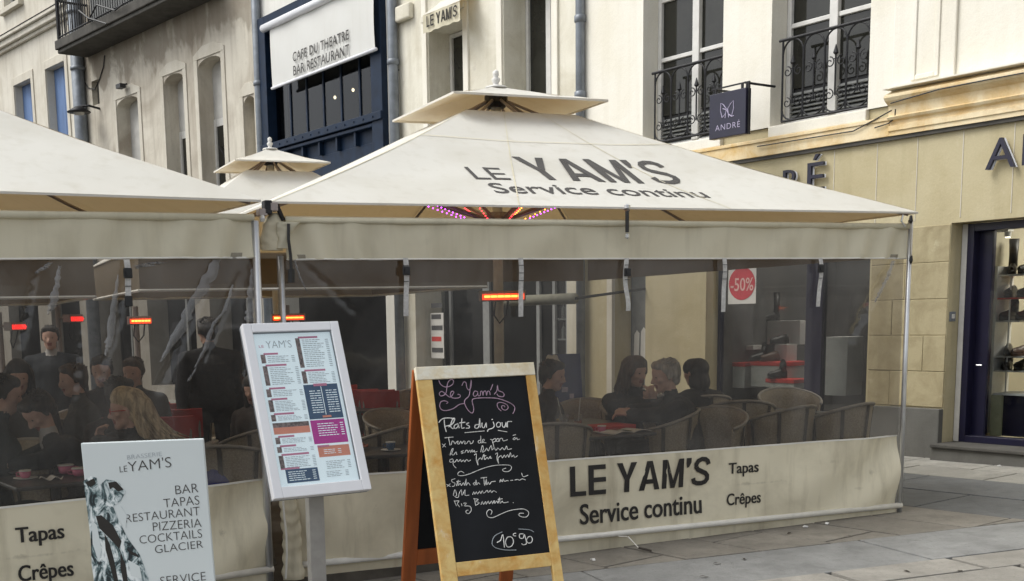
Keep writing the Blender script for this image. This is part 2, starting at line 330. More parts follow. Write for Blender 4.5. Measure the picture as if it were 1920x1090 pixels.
def stone(name, col, k=.3, sc=2.2):
    m, nt, p = nodes(name); n = nz(nt, sc, 9, None, .7, .3); a = ramp(nt, n, [(.3, g3(col, 1-k)), (.7, g3(col, 1+k))])
    oi = nt.nodes.new('ShaderNodeObjectInfo'); a = mixc(nt, ramp(nt, oi.outputs['Random'], [(0, (0, 0, 0)), (1, (.5, .5, .5))]), a, g3(col, .72))
    sp = nz(nt, 38, 4, None, .7); a = mixc(nt, ramp(nt, sp, [(.58, (0, 0, 0)), (.72, (.6,)*3)]), a, g3(col, .35))
    bl = nz(nt, 5, 7, None, .7, .5); a = mixc(nt, ramp(nt, bl, [(.50, (0, 0, 0)), (.66, (.45,)*3)]), a, g3(col, .55))
    sk = nz(nt, 1.0, 6, (9, 3, 1), .6, .5); a = mixc(nt, ramp(nt, sk, [(.55, (0, 0, 0)), (.75, (.35,)*3)]), a, g3(col, .6))
    nt.links.new(a, p.inputs['Base Color']); p.inputs['Roughness'].default_value = .72; p.inputs['Specular IOR Level'].default_value = .35
    bump(nt, p, nz(nt, 22, 8, None, .7), .6, .012); return m
M_pavL = stone('light_grey_flagstone', (.29, .28, .25))
M_pavD = stone('blue_grey_flagstone', (.135, .139, .14))
M_pavB = stone('smooth_grey_kerb_stone', (.235, .237, .232))
M_pavT = stone('tan_flagstone', (.225, .207, .178))
M_pavF = stone('pale_pinkish_flagstone', (.295, .28, .25))
# ------------------------------------------------------------------ frames
A0 = hp(1725, 862, 0); _a = R(34)
F = Frame(A0, math.atan2(-math.cos(_a), math.sin(_a)))           # facades A, B, cafe
P480 = F.M @ Vector((-15.21, 0, 0)); _b = R(38.5)
G = Frame(P480, math.atan2(-math.cos(_b), math.sin(_b)))         # left facades
TC = hp(1688, 960, 0); TA = R(21.5)
T2 = Frame(TC-Vector((math.cos(TA), math.sin(TA), 0))*5.0, TA)   # right-hand terrace, origin = front left corner
T1A = R(30); T1C = Vector((-.98, 7.18, 0))
T1 = Frame(T1C-Vector((math.cos(T1A), math.sin(T1A), 0))*5.0, T1A)
# ------------------------------------------------------------------ ground
g = MB(); nG = 60
g.grid(lambda a, b: (-40+80*a, -8+68*b, ground_z(-40+80*a)-.035), nG, nG)
ground = g.part('street_ground', M_mort, None, kind='structure')
def clip(poly, p, n):             # keep the side where (q-p).n >= 0
    out = []
    for i in range(len(poly)):
        a, b = poly[i], poly[(i+1) % len(poly)]; da = (a-p).dot(n); db = (b-p).dot(n)
        if da >= 0: out.append(a)
        if da*db < 0: out.append(a+(b-a)*(da/(da-db)))
    return out
def area(poly): return abs(sum(poly[i].x*poly[(i+1) % len(poly)].y-poly[(i+1) % len(poly)].x*poly[i].y for i in range(len(poly))))/2
paving = root('pavement', None, None); tag(paving, kind='structure')
def slabs(fr, x0, x1, ys, L, mat, gap=.012, clips=(), shift=.5, jit=.12, name='paving_slab', gy=None):
    for r in range(len(ys)-1):
        ya, yb = ys[r], ys[r+1]; x = x0-((r*shift) % 1)*L
        while x < x1:
            l = L*(1+random.uniform(-jit, jit)); gg = gap*.5; hh = (gy if gy is not None else gap)*.5
            po = [fr.M @ Vector((a, b, 0)) for a, b in ((x+gg, ya+hh), (x+l-gg, ya+hh), (x+l-gg, yb-hh), (x+gg, yb-hh))]
            po = [Vector((p.x, p.y)) for p in po]
            for c in clips: po = clip(po, *c) if len(po) > 2 else po
            if len(po) > 2 and area(po) > .02:
                ar = sum(po[i].x*po[(i+1) % len(po)].y-po[(i+1) % len(po)].x*po[i].y for i in range(len(po)))
                if ar < 0: po = po[::-1]
                b = MB(); b.slope = 1; h = random.uniform(-.003, .003); c0 = po[0].x
                b.slab(po, -.05, h); b.part(name, mat, paving, bevel=.004)
            x += l
q1 = F.inv(gp(1690, 889)).y; q1 = (q1+F.inv(gp(1920, 905)).y)/2
q2 = (F.inv(gp(1700, 945)).y+F.inv(gp(1860, 971)).y)/2
# kerb band in the foreground
k0, k1 = gp(1040, 1076), gp(1877, 982); kd = (k1-k0).normalized(); kn = Vector((-kd.y, kd.x))
l0, l1 = gp(1461, 1089), gp(1877, 1029)
KB = Frame((k0.x, k0.y), math.atan2(kd.y, kd.x)); ky = (KB.inv(l0).y+KB.inv(l1).y)/2
slabs(F, -22, 5, [q1, q1*.5, -.0], .95, M_pavL, .018)
slabs(F, -22, 5, [q2, (q1+q2)/2, q1], 1.3, M_pavD, .018)
keep = (Vector((k0.x, k0.y)), kn)
slabs(F, -9, 4, [q2-.55*i for i in range(9, -1, -1)], 1.1, M_pavT, .022, [keep])
slabs(KB, -5, 9, [ky, 0], 2.3, M_pavB, .018, jit=.25)
slabs(KB, -6, 9, [ky-.36*i for i in range(9, 0, -1)]+[ky], .98, M_pavF, .055, jit=.18, shift=.62, gy=.018)
# ------------------------------------------------------------------ facades
def wall(u0, u1, z0, z1, holes, depth=.45, y0=0.):
    b = MB(); us = sorted({u0, u1, *[h[0] for h in holes], *[h[1] for h in holes]}); zs = sorted({z0, z1, *[h[2] for h in holes], *[h[3] for h in holes]})
    us = [u for u in us if u0 <= u <= u1]; zs = [z for z in zs if z0 <= z <= z1]
    for i in range(len(us)-1):
        for j in range(len(zs)-1):
            cu, cz = (us[i]+us[i+1])/2, (zs[j]+zs[j+1])/2
            if any(h[0] < cu < h[1] and h[2] < cz < h[3] for h in holes): continue
            b.add([(us[i], y0, zs[j]), (us[i+1], y0, zs[j]), (us[i+1], y0, zs[j+1]), (us[i], y0, zs[j+1])], [(0, 1, 2, 3)])
    for h in holes:
        a, c, d, e = h[:4]; y1 = y0+depth
        b.add([(a, y0, d), (a, y1, d), (a, y1, e), (a, y0, e)], [(0, 1, 2, 3)]); b.add([(c, y0, d), (c, y0, e), (c, y1, e), (c, y1, d)], [(0, 1, 2, 3)])
        b.add([(a, y0, e), (a, y1, e), (c, y1, e), (c, y0, e)], [(0, 1, 2, 3)]); b.add([(a, y0, d), (c, y0, d), (c, y1, d), (a, y1, d)], [(0, 1, 2, 3)])
    b.add([(u0, y0, z1), (u1, y0, z1), (u1, y0+6, z1), (u0, y0+6, z1)], [(0, 1, 2, 3)])
    b.add([(u0, y0+6, z0), (u0, y0, z0), (u0, y0, z1), (u0, y0+6, z1)], [(0, 1, 2, 3)]); b.add([(u1, y0, z0), (u1, y0+6, z0), (u1, y0+6, z1), (u1, y0, z1)], [(0, 1, 2, 3)])
    b.add([(u0, y0+6, z0), (u0, y0+6, z1), (u1, y0+6, z1), (u1, y0+6, z0)], [(0, 1, 2, 3)])
    return b
def casement(parent, u0, u1, z0, z1, y, rails=(), louvre=None, split=.5, name='window', fmat=None):
    """white casement window with two leaves, glazing bars and louvred foot panels"""
    fm = fmat or M_white; b = MB(); t = .06
    b.box(u0, u0+t, y-.04, y+.04, z0, z1).box(u1-t, u1, y-.04, y+.04, z0, z1).box(u0+t, u1-t, y-.04, y+.04, z1-t, z1).box(u0+t, u1-t, y-.04, y+.04, z0, z0+t)
    c = u0+(u1-u0)*split; b.box(c-.055, c+.055, y-.055, y+.035, z0+t, z1-t)
    for r in rails:
        b.box(u0+t, c-.055, y-.035, y+.03, r-.025, r+.025).box(c+.055, u1-t, y-.035, y+.03, r-.025, r+.025)
    wdw = b.part(name, fm, parent, bevel=.006)
    lo = louvre if louvre else z0+t
    rs = [lo]+[r for r in rails if r > lo]+[z1-t]
    for s0, s1 in ((u0+t, c-.055), (c+.055, u1-t)):
        for i in range(len(rs)-1):
            MB().box(s0, s1, y+.005, y+.015, rs[i], rs[i+1]).part('pane', M_pane, wdw)
        if louvre:
            n = 7; hh = (lo-.03-z0-t)/n
            MB().box(s0, s1, y+.03, y+.04, z0+t, lo).part('louvre_back', M_black, wdw)
            for k in range(n):
                zz = z0+t+hh*k
                MB().add([(s0, y-.03, zz), (s1, y-.03, zz), (s1, y+.02, zz+hh*.75), (s0, y+.02, zz+hh*.75), (s0, y-.02, zz-.008), (s1, y-.02, zz-.008), (s1, y+.03, zz+hh*.7), (s0, y+.03, zz+hh*.7)],
                         [(0, 1, 2, 3), (7, 6, 5, 4), (0, 4, 5, 1), (2, 6, 7, 3), (1, 5, 6, 2), (0, 3, 7, 4)]).part('slat', M_slat, wdw)
    return wdw
def arc(cx, cz, r, a0, a1, n=10, y=0, rx=None):
    return [(cx+(rx or r)*math.cos(R(a0+(a1-a0)*i/n)), y, cz+r*math.sin(R(a0+(a1-a0)*i/n))) for i in range(n+1)]
def spiral(cx, cz, r, a0, turns, y, sgn=1, n=16):
    return [(cx+(r*(1-.75*i/n))*math.cos(R(a0+sgn*360*turns*i/n)), y, cz+(r*(1-.75*i/n))*math.sin(R(a0+sgn*360*turns*i/n))) for i in range(n+1)]
def railing(u0, u1, z0, z1, y, label, group=None):
    t = root('window_railing', label, 'railing', F.at(0, 0, 0), group)
    MB().tube([(u0-.05, y, z1), (u1+.0, y, z1)], .018, 8).part('top_rail', M_iron, t)
    MB().tube([(u0, y, z0), (u1, y, z0)], .014, 8).part('bottom_rail', M_iron, t)
    n = 4; wd = (u1-u0)/n; rr = .010
    for k in range(n+1): MB().tube([(u0+wd*k, y, z0), (u0+wd*k, y, z1-.16 if 0 < k < n else z1)], rr*1.2, 6).part('upright', M_iron, t)
    for k in range(n):
        c = u0+wd*(k+.5); h = wd/2
        MB().tube(arc(c, z1-.16, .15, 0, 180, 10, y, h-.004), rr, 6).part('arch', M_iron, t)
        MB().tube(arc(c, z0+.12, .11, 180, 360, 10, y, h-.004), rr, 6).part('arch', M_iron, t)
        MB().tube([(c, y, z0+.18), (c, y, z1-.24)], rr, 6).lathe([(.001, z1-.30), (.03, z1-.27), (.004, z1-.18)], c, y, 8).tube([(c-.035, y, z1-.33), (c+.035, y, z1-.33)], .006, 5).part('spear', M_iron, t)
        for zz in (z0+(z1-z0)*.60, z0+(z1-z0)*.22):
            for s in (-1, 1): MB().tube(spiral(c+s*h*.52, zz, h*.42, 90, 1.2, y, s), .007, 5).part('scroll', M_iron, t)
    return t
# ---- building A (cream, shoe shop below)
ZB, ZC = 3.40, 3.77
bA = root('cream_building', 'tall cream plastered building at the right, two railed windows and a shoe shop below', 'building', F.at(0))
w1 = (-4.18, -2.83); w2 = (F.u(1443, 240), -.79); zt = 6.3
g0, g1 = F.u(1320, 600), F.u(1625, 600); d0 = F.u(1773, 600); d1 = 3.2
g2, g3_ = F.u(1150, 600), F.u(1207, 600)
holesA = [(w1[0], w1[1], 3.66, zt), (w2[0], w2[1], 3.66, zt)]
wall(-5.37, 6, ZC-.05, 13, [(w1[0], w1[1], ZC-.05, zt), (w2[0], w2[1], ZC-.05, zt)], .38).part('upper_wall', M_creamA, bA)
wall(-5.37, 6, -.6, ZC-.052, [(g0, g1, .35, 2.45), (d0, d1, .17, 2.45), (g2, g3_, .05, 2.35)], .30, .03).part('lower_wall', M_lowerA, bA)
for q in (w1, w2):
    MB().box(q[0]+.0, q[1]-.0, -.03, .4, 3.60, ZC-.048).part('window_sill', M_creamA, bA, bevel=.01)
# pilaster with sunk panel between window and right
MB().box(F.u(1678, 100), F.u(1770, 100)+.14, -.035, .0, 3.86, 13).part('pilaster', M_creamA, bA, bevel=.01)
pu0, pu1 = F.u(1722, 100), F.u(1757, 100)
b = MB(); b.box(pu0-.05, pu0, -.052, -.034, 3.92, 12.9).box(pu1, pu1+.05, -.052, -.034, 3.92, 12.9).box(pu0, pu1, -.052, -.034, 3.92, 3.97); b.part('panel_moulding', M_creamA, bA, bevel=.008)
for (s0, s1), r in ((w1, (4.86, 5.6)), (w2, (4.86, 5.6))):
    casement(bA, s0+.005, s1-.005, ZC-.04, zt-.01, .30, r, 4.16, .5)
# cornice: projecting right part and flat ochre band
cu = -.50
prof = [(0, ZB), (-.03, ZB), (-.03, 3.44), (-.045, 3.45), (-.045, 3.50), (-.02, 3.505), (-.02, 3.545), (-.06, 3.56), (-.075, 3.585), (-.05, 3.60), (-.05, 3.70), (-.12, 3.745), (-.14, 3.775), (-.14, 3.80), (0, 3.86)]
b = MB(); n = len(prof)
for u in (cu, 6): b.v += [(u, y, z) for y, z in prof]
b.f += [(i, i+n, i+1+n, i+1) for i in range(n-1)]+[tuple(range(n)), tuple(range(2*n-1, n-1, -1))]; b.m = [0]*len(b.f)
b.part('cornice', M_yellow, bA)
b = MB().box(-5.36, cu-.001, -.03, .0, ZB, 3.56).box(-5.36, cu-.001, -.045, .0, 3.56, 3.60); b.part('string_course', M_yellow, bA, bevel=.006)
MB().box(-5.36, 6, -.012, .03, 3.36, ZB-.002).part('drip_line', M_balc, bA)
MB().box(cu-.01, 6, -.155, -.0, 3.861, 3.875).part('cornice_flashing', M_creamA, bA)
# stone blocks of the shop piers
def blocks(u0, u1, z0, z1, nrow, cuts, y=.03, mat=M_block):
    h = (z1-z0)/nrow
    for r in range(nrow):
        cs = [u0]+([u0+(u1-u0)*c for c in cuts[r % len(cuts)]])+[u1]
        for i in range(len(cs)-1):
            j = random.uniform(-.004, .003)
            MB().box(cs[i]+.002, cs[i+1]-.002, y-.010+j, y+.01, z0+h*r+.002, z0+h*(r+1)-.002).part('stone_block', mat, bA, bevel=.006)
blocks(g1+.02, d0-.002, .56, 2.44, 5, [[.3], [.72], [.3], [.45], []])
MB().box(g1+.03, d0+.002, -.05, .03, -.3, .55).part('plinth', M_plinth, bA, bevel=.008)
MB().box(g3_+.03, g0-.02, -.05, .03, -.3, .55).part('plinth', M_plinth, bA, bevel=.008)
MB().box(g0-.02, g1+.03, -.03, .03, -.3, .349).part('plinth', M_plinth, bA)
MB().box(d0+.002, 4, -.18, .03, -.3, .165).part('door_step', M_plinth, bA, bevel=.01)
MB().box(d0+.01, 4, -.21, .34, .166, .20).part('step_nosing', M_balc, bA, bevel=.008)
# lintel panels: vertical joints on the fascia
for i, x in enumerate((1560, 1640, 1715, 1800, 1895)):
    u = F.u(x, 330); MB().box(u, u+.008, .0255, .0305, 2.5, 3.35).part('panel_joint', M_trimC, bA)
# ---- shop interior
def room(u0, u1, z0, z1, y0, y1, mat, parent, name='shop_interior'):
    b = MB(); V = [(u0, y0, z0), (u1, y0, z0), (u1, y1, z0), (u0, y1, z0), (u0, y0, z1), (u1, y0, z1), (u1, y1, z1), (u0, y1, z1)]
    return b.add(V, [(0, 1, 2, 3), (7, 6, 5, 4), (0, 3, 7, 4), (1, 5, 6, 2), (3, 2, 6, 7)]).part(name, mat, parent)
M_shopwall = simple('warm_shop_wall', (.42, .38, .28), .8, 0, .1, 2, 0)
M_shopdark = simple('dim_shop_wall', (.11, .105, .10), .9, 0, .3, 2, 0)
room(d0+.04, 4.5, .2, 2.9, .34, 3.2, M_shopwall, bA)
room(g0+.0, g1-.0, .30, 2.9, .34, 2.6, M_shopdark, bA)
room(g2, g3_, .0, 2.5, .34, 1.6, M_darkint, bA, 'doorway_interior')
def area_lamp(M, sx, sy, e, col):
    l = bpy.data.lights.new('shop_lamp', 'AREA'); l.shape = 'RECTANGLE'; l.size = sx; l.size_y = sy; l.energy = e; l.color = col
    o = bpy.data.objects.new('shop_lamp', l); C.objects.link(o); o.matrix_world = M
area_lamp(F.at(1.7, 1.7, 2.85), 1.5, 1.5, 70, (1, .93, .8))
area_lamp(F.at((g0+g1)/2, 1.4, 2.85), 1.0, 1.0, 26, (1, .95, .9))
# door surround at right
fy = .22
wj = F.u(1797, 600, fy); wk = F.u(1809, 600, fy)
MB().box(d0+.004, wk, fy, fy+.06, .2, 2.44).part('white_jamb', M_white, bA, bevel=.005)
dr = MB().box(wk, wk+.07, fy-.02, fy+.10, .2, 2.44).box(wk+.07, 3.1, fy-.02, fy+.10, 2.36, 2.44).box(wk+.07, 3.1, fy-.02, fy+.10, .2, .27).part('shop_front_frame', M_indigo, bA, bevel=.004)
lw = F.u(1858, 600, fy+.1)
MB().box(wk+.07, lw, fy+.09, fy+.13, .27, 2.36).part('door_leaf', M_indigo, dr)
MB().tube([(wk+.12, fy+.05, 1.0), (wk+.18, fy+.05, 1.0)], .008, 6).part('door_handle', M_steel, dr)
MB().box(lw, 3.1, fy+.06, fy+.068, .27, 2.36).part('pane', M_shopglass, dr)
# shop fittings right
def shelf_board(u0, u1, z, y0, y1, mat, label, group='shop shelves', th=.02):
    t = root('shop_shelf', label, 'shelf', F.at(0, 0, 0), group); MB().box(u0, u1, y0, y1, z-th, z).part('board', mat, t, bevel=.003); return t
sh = root('shoe_display_rack', 'white upright shoe rack with shelves of boots inside the shop door at the right edge', 'display rack', F.at(0))
yy = .75; ra, rb = F.u(1868, 600, yy), F.u(1868, 600, yy)+1.5
MB().box(F.u(1856, 600, yy), ra, yy-.02, yy+.3, .25, F.z(1870, 500, yy)).part('side_panel', M_white, sh)
zs_ = [F.z(1900, y, yy) for y in (514, 558, 601, 668, 695)]
for i, z in enumerate(zs_): MB().box(ra, rb if i != 2 else ra+.25, yy, yy+.3, z-.018, z).part('shelf', M_red if i == 1 else M_white, sh)
for du in (.12, .42, .8): MB().box(ra+du, ra+du+.012, yy+.02, yy+.03, .5, 2.0).part('upright', M_white, sh)
zc = F.z(1900, 738, .6); cu0 = F.u(1880, 780, .6)
ct = root('shop_counter', 'dark blue shop counter with white top inside the door at the right edge', 'counter', F.at(0))
MB().box(cu0, cu0+1.2, .6, 1.0, .25, zc-.02).part('front', M_indigo, ct); MB().box(cu0-.1, cu0+1.2, .56, 1.0, zc-.02, zc).part('top', M_white, ct)
MB().box(F.u(1856, 780, .55), cu0-.002, .56, .9, .25, zc-.022).part('side_panel', simple('pale_green_panel', (.42, .42, .27), .6), ct)
lt = root('ceiling_spotlight', 'white ceiling spotlight lit inside the shoe shop doorway', 'lamp', F.at(0))
lu, lz = F.hit(1885, 432, .6)
MB().box(lu-.09, lu+.06, .55, .65, lz-.015, lz+.02).part('track', M_white, lt); MB().lathe([(.03, lz-.07), (.035, lz-.02)], lu+.03, .6, 12).part('spot_head', M_white, lt)
MB().lathe([(.024, lz-.078), (.024, lz-.0705)], lu+.03, .6, 12).part('bulb', emis('lamp_white', (1, .9, .75), 4), lt)
sw = root('wall_socket', 'small grey electrical box on the stone pier by the shop door', 'socket', F.at(0))
su, sz = F.hit(1784, 594, .0); MB().box(d0-.001, d0+.012, .06, .16, sz-.05, sz+.05).part('cover', M_zinc, sw, bevel=.004); MB().box(d0+.013, d0+.018, .085, .135, sz-.02, sz+.025).part('switch', M_white, sw)
# shoes
def shoe_mesh(boot, col, name):
    b = MB(); secs = [(-.11, .035, .075), (-.08, .045, .09), (0, .036, .075), (.07, .045, .055), (.13, .04, .045), (.16, .018, .03)]
    rows = []
    for x, wv, hgt in secs:
        rows.append([(x, wv*math.cos(R(a)), .012+hgt*max(0, math.sin(R(a)))) for a in (0, 30, 60, 90, 120, 150, 180)])
    vs = [v for r in rows for v in r]; k = 7
    fs = [(i*k+j, i*k+j+1, (i+1)*k+j+1, (i+1)*k+j) for i in range(len(secs)-1) for j in range(k-1)]+[tuple(range(k)), tuple(range((len(secs)-1)*k+k-1, (len(secs)-1)*k-1, -1))]
    b.add(vs, fs); b.box(-.11, -.04, -.035, .035, -.03, .012)
    b.slab([(-.04, -.034), (.1, -.04), (.16, -.015), (.16, .015), (.1, .04), (-.04, .034)], -.03 if not boot else -.03, .012)
    if boot: b.tube([(-.06, 0, .05), (-.07, 0, .16), (-.065, 0, boot)], [.045, .042, .05], 10)
    return b.mesh(name, col, True)
M_leather = simple('black_leather', (.018, .015, .014), .4, 0, .2, 12, 0); M_tan = simple('brown_leather', (.10, .05, .03), .45, 0, .2, 12, 0)
SH = [shoe_mesh(.34, M_leather, 'boot'), shoe_mesh(.16, M_leather, 'boot'), shoe_mesh(0, M_leather, 'shoe'), shoe_mesh(0, M_tan, 'shoe')]
def shoe(k, u, y, z, rot, label, group, cat='shoe'):
    o = bpy.data.objects.new('boot' if k < 2 else 'shoe', SH[k]); C.objects.link(o); o.matrix_world = F.at(u, y, z+.031, rot); tag(o, label, cat, group)
for i, z in enumerate(zs_):
    for j in range(6 if i != 2 else 2):
        k = [0, 1, 2, 3, 2][i] if j % 2 else [0, 2, 1, 2, 1][i]
        if i == 1 and k == 0: k = 1
        shoe(k, ra+.08+j*.17, yy+.12, z, R(random.uniform(-110, -60)), 'dark shoe or boot on the white rack inside the shop door', 'shoes on the rack by the shop door')
# shoe window seen through the terrace
wf = MB().box(g0, g0+.05, .25, .32, .35, 2.45).box(g1-.05, g1, .25, .32, .35, 2.45).box(g0, g1, .25, .32, 2.39, 2.45).box(g0, g1, .25, .32, .35, .41)
du0, du1 = F.u(1510, 650, .25), F.u(1541, 650, .25); wf.box(du0, du1, .24, .33, .35, 2.45)
wfr = wf.part('shop_window_frame', M_indigo, bA, bevel=.004)
MB().box(g0+.05, du0, .28, .288, .41, 2.39).part('pane', M_shopglass, wfr); MB().box(du1, g1-.05, .28, .288, .41, 2.39).part('pane', M_shopglass, wfr)
def pxbox(x0, x1, y0, y1, off): return F.u(x0, (y0+y1)/2, off), F.u(x1, (y0+y1)/2, off), F.z((x0+x1)/2, y1, off), F.z((x0+x1)/2, y0, off)
def plinth(x0, x1, y0, y1, off, dep, label, red):
    t = root('display_plinth', label, 'display stand', F.at(0)); a, c, d, e = pxbox(x0, x1, y0, y1, off)
    MB().box(a, c, off, off+dep, d, e-.05 if red else e).part('body', M_white, t, bevel=.004)
    if red: MB().box(a-.01, c+.01, off-.01, off+dep, e-.049, e).part('top_panel', simple('red_panel', (.75, .06, .05), .5), t, bevel=.004)
    return e
e1 = plinth(1343, 1396, 680, 727, .55, .5, 'wide white plinth with a red top at the left of the shoe window', True)
e2 = plinth(1408, 1474, 679, 726, .60, .5, 'wide white plinth with a red top in the middle of the shoe window', True)
e3 = plinth(1437, 1489, 711, 728, .42, .3, 'low white plinth with a red top in front of the middle one', True)
e4 = plinth(1452, 1475, 646, 679, .9, .2, 'narrow tall pale plinth behind the red topped ones', False)
e5 = plinth(1416, 1500, 602, 646, 1.2, .3, 'large pale grey block at the back of the shoe window', False)
e6 = plinth(1545, 1588, 632, 742, .7, .3, 'tall plain white cabinet right of the dark window post', False)
e7 = plinth(1382, 1412, 648, 656, .8, .25, 'small white bracket shelf above the red plinths', False)
for x, off, e, k in ((1362, .7, e1, 3), (1380, .7, e1, 2), (1425, .75, e2, 1), (1445, .75, e2, 3), (1460, .5, e3, 1), (1462, 1.0, e4, 2), (1445, 1.3, e5, 0), (1398, .9, e7, 2)):
    shoe(k, F.u(x, 690, off), off, e, R(-100), 'shoe or boot on a plinth in the shoe window behind the terrace', 'shoes in the window behind the terrace')
sg = root('sale_poster', 'white sale poster with a red circle reading -50% in the shoe window', 'poster', F.at(0))
a, c, d, e = pxbox(1366, 1418, 500, 570, .24)
MB().box(a, c, .235, .238, d, e).part('sheet', M_paper, sg); mc, mz = (a+c)/2, (d+e)/2
MB().prism([((a+c)/2+(c-a)*.47*math.cos(2*math.pi*i/32), mz+.02+(e-d)*.44*math.sin(2*math.pi*i/32)) for i in range(32)][::-1], .231, .2345).part('circle', simple('crimson_print', (.55, .04, .06), .7), sg)
text('lettering', '-50%', simple('pale_pink_print', (.75, .45, .42), .7), sg, boxfn(mc-(c-a)*.4, mc+(c-a)*.42, mz-.07, mz+.09, .229), .01)
# left ground-floor pieces of building A seen through the film
MB().box(g2-.10, g2, -.03, .03, -.3, 2.6).part('door_surround', M_trimC, bA)
for i, (du, z0_, z1_) in enumerate(((.05, 1.0, 1.38), (.18, .95, 1.42))):
    t = root('torn_notice', 'torn white paper notice stuck on the dark doorway behind the terrace', 'notice', F.at(0), 'torn notices on the dark doorway')
    MB().prism([(g2+du, z0_), (g2+du+.10, z0_+.03), (g2+du+.11, z1_-.04), (g2+du+.06, z1_), (g2+du+.01, z1_-.06)], .34, .342).part('sheet', M_paper, t)
MB().box(g2, g3_, .345, .37, 0, 2.35).part('door', M_slat, bA)
# fascia lettering
def sign_letters(label, ulist, z0, z1, wdt):
    t = root('shop_fascia_lettering', label, 'sign', F.at(0))
    for ch, u in zip('ANDRÉ', ulist):
        zz = z1 if ch != 'É' else z1+.13
        text('letter', ch, M_indigo, t, boxfn(u, u+wdt*(1.15 if ch == 'A' else .85), z0, zz, -.045), -.005, thick=.03)
        text('letter_edge', ch, M_whitep, t, boxfn(u+.012, u+.012+wdt*(1.15 if ch == 'A' else .85), z0-.004, zz-.004, -.012), .0, thick=.012)
sign_letters('indigo raised capital letters reading ANDRÉ over the shop door at the right edge', [.60, .97, 1.32, 1.68, 2.0], 2.93, 3.22, .26)
sign_letters('indigo raised letters reading ANDRÉ mostly hidden by the parasol, É showing', [-2.93, -2.56, -2.21, -1.86, -1.52], 2.93, 3.20, .26)
# projecting sign
ps = root('projecting_shop_sign', 'dark purple square hanging sign with a butterfly logo and the word ANDRÉ', 'sign', F.at(0))
# the plate is perpendicular-ish: hangs parallel to the street front on two brackets
y_s = -.55
a, c, d, e = F.u(1330, 210, y_s), F.u(1398, 210, y_s), F.z(1362, 257, y_s), F.z(1362, 172, y_s)
MB().box(a, c, y_s, y_s+.09, d, e).part('plate', M_indigo, ps, bevel=.006)
M_lilac = simple('pale_lilac_print', (.42, .38, .52), .6, 0, .05)
text('lettering', 'ANDRÉ', M_lilac, ps, boxfn(a+(c-a)*.18, a+(c-a)*.86, d+(e-d)*.17, d+(e-d)*.33, y_s-.003), -.01, 1.15)
mu, W_ = (a+c)/2, (c-a)
def lg(pts): return [(mu+W_*px, y_s-.002, d+(e-d)*pz) for px, pz in pts]
b = MB()
for s in (-1, 1): b.tube(lg([(s*.05, .42), (s*.02, .62), (s*.10, .72), (s*.17, .77), (s*.18, .60), (s*.13, .44)]), .005, 5)
b.tube(lg([(-.13, .44), (-.06, .50), (0, .60), (.05, .48), (.13, .43), (.19, .44)]), .005, 5).tube(lg([(.12, .44), (.04, .5), (-.02, .6), (-.12, .64)]), .004, 5)
b.part('butterfly_logo', M_lilac, ps)
MB().box(a, c+.02, y_s+.03, y_s+.05, e+.055, e+.07).box(c-.0, c+.02, y_s+.03, y_s+.05, d-.0, e+.055).part('hanging_frame', M_iron, ps)
for uu in (a+.05, c-.1, c-.03): MB().box(uu, uu+.025, y_s+.03, y_s+.05, e-.002, e+.056).part('hanger', M_iron, ps)
MB().tube([(a+.02, y_s+.04, e+.063), (a+.02, .0, e+.063)], .014, 6).tube([(c-.05, y_s+.04, e+.063), (c-.05, .0, e+.063)], .014, 6).part('bracket', M_iron, ps)
railing(-3.98, w1[1]-.01, 3.79, 4.66, .02, 'black wrought iron scroll railing on the window left of the hanging sign')
railing(F.u(1465, 150), w2[1]-.01, 3.76, 4.66, .02, 'black wrought iron scroll railing on the window right of the hanging sign')
for i, (pts, lab) in enumerate((([(1420, 275), (1500, 262), (1600, 246), (1640, 225), (1672, 207)], 'black cable drooping along the ochre band to the cornice end'),
                                ([(1640, 240), (1665, 232), (1678, 222), (1679, 205)], 'short black cable looping down from the cornice end'),
                                ([(1670, 194), (1760, 168), (1850, 150), (1919, 137)], 'thin black cable lying on top of the yellow cornice'))):
    t = root('cable', lab, 'cable', F.at(0)); off = -.05 if i < 2 else -.16
    MB().tube([(F.u(x, y, off), off, F.z(x, y, off)) for x, y in pts], .007, 6).part('wire', M_black, t)
# ---- building B (LE YAM'S windows)
bB = root('weathered_stone_building', 'weathered cream stone building with tall windows above the pointed parasol', 'building', F.at(0))
B1 = (F.u(800, 150), -8.2+.02); B2 = (F.u(940, 100), -6.05); zb = 4.2; ztB = 6.22
gB = (-9.7, -5.75)
wall(-10.30, -5.372, -.6, 13, [(B1[0], B1[1], 3.9, ztB), (B2[0], B2[1], 3.9, 6.6), (gB[0], gB[1], -.1, 2.9)], .62, .05).part('wall', M_oldB, bB)
for i, ((u0, u1), top) in enumerate(((B1, ztB), (B2, 6.6))):
    yw = .50; casement(bB, u0+.01, u1-.01, 3.91, top-.01, yw, (), None, .5)
for u in (B1[0]-.15, B1[1]+.02, B2[0]-.15, B2[1]+.02): MB().box(u, u+.13, .015, .05, 3.3, 12.9).part('pilaster_strip', M_creamA, bB, bevel=.005)
MB().box(F.u(745, 30), F.u(772, 30), -.06, .05, F.z(760, 38), F.z(760, 38)+.25).part('console_bracket', M_oldB, bB, bevel=.03)
MB().box(B1[0]-.1, B1[1]+.1, -.03, .05, ztB+.14, ztB+.24).part('lintel_moulding', M_oldB, bB, bevel=.01)
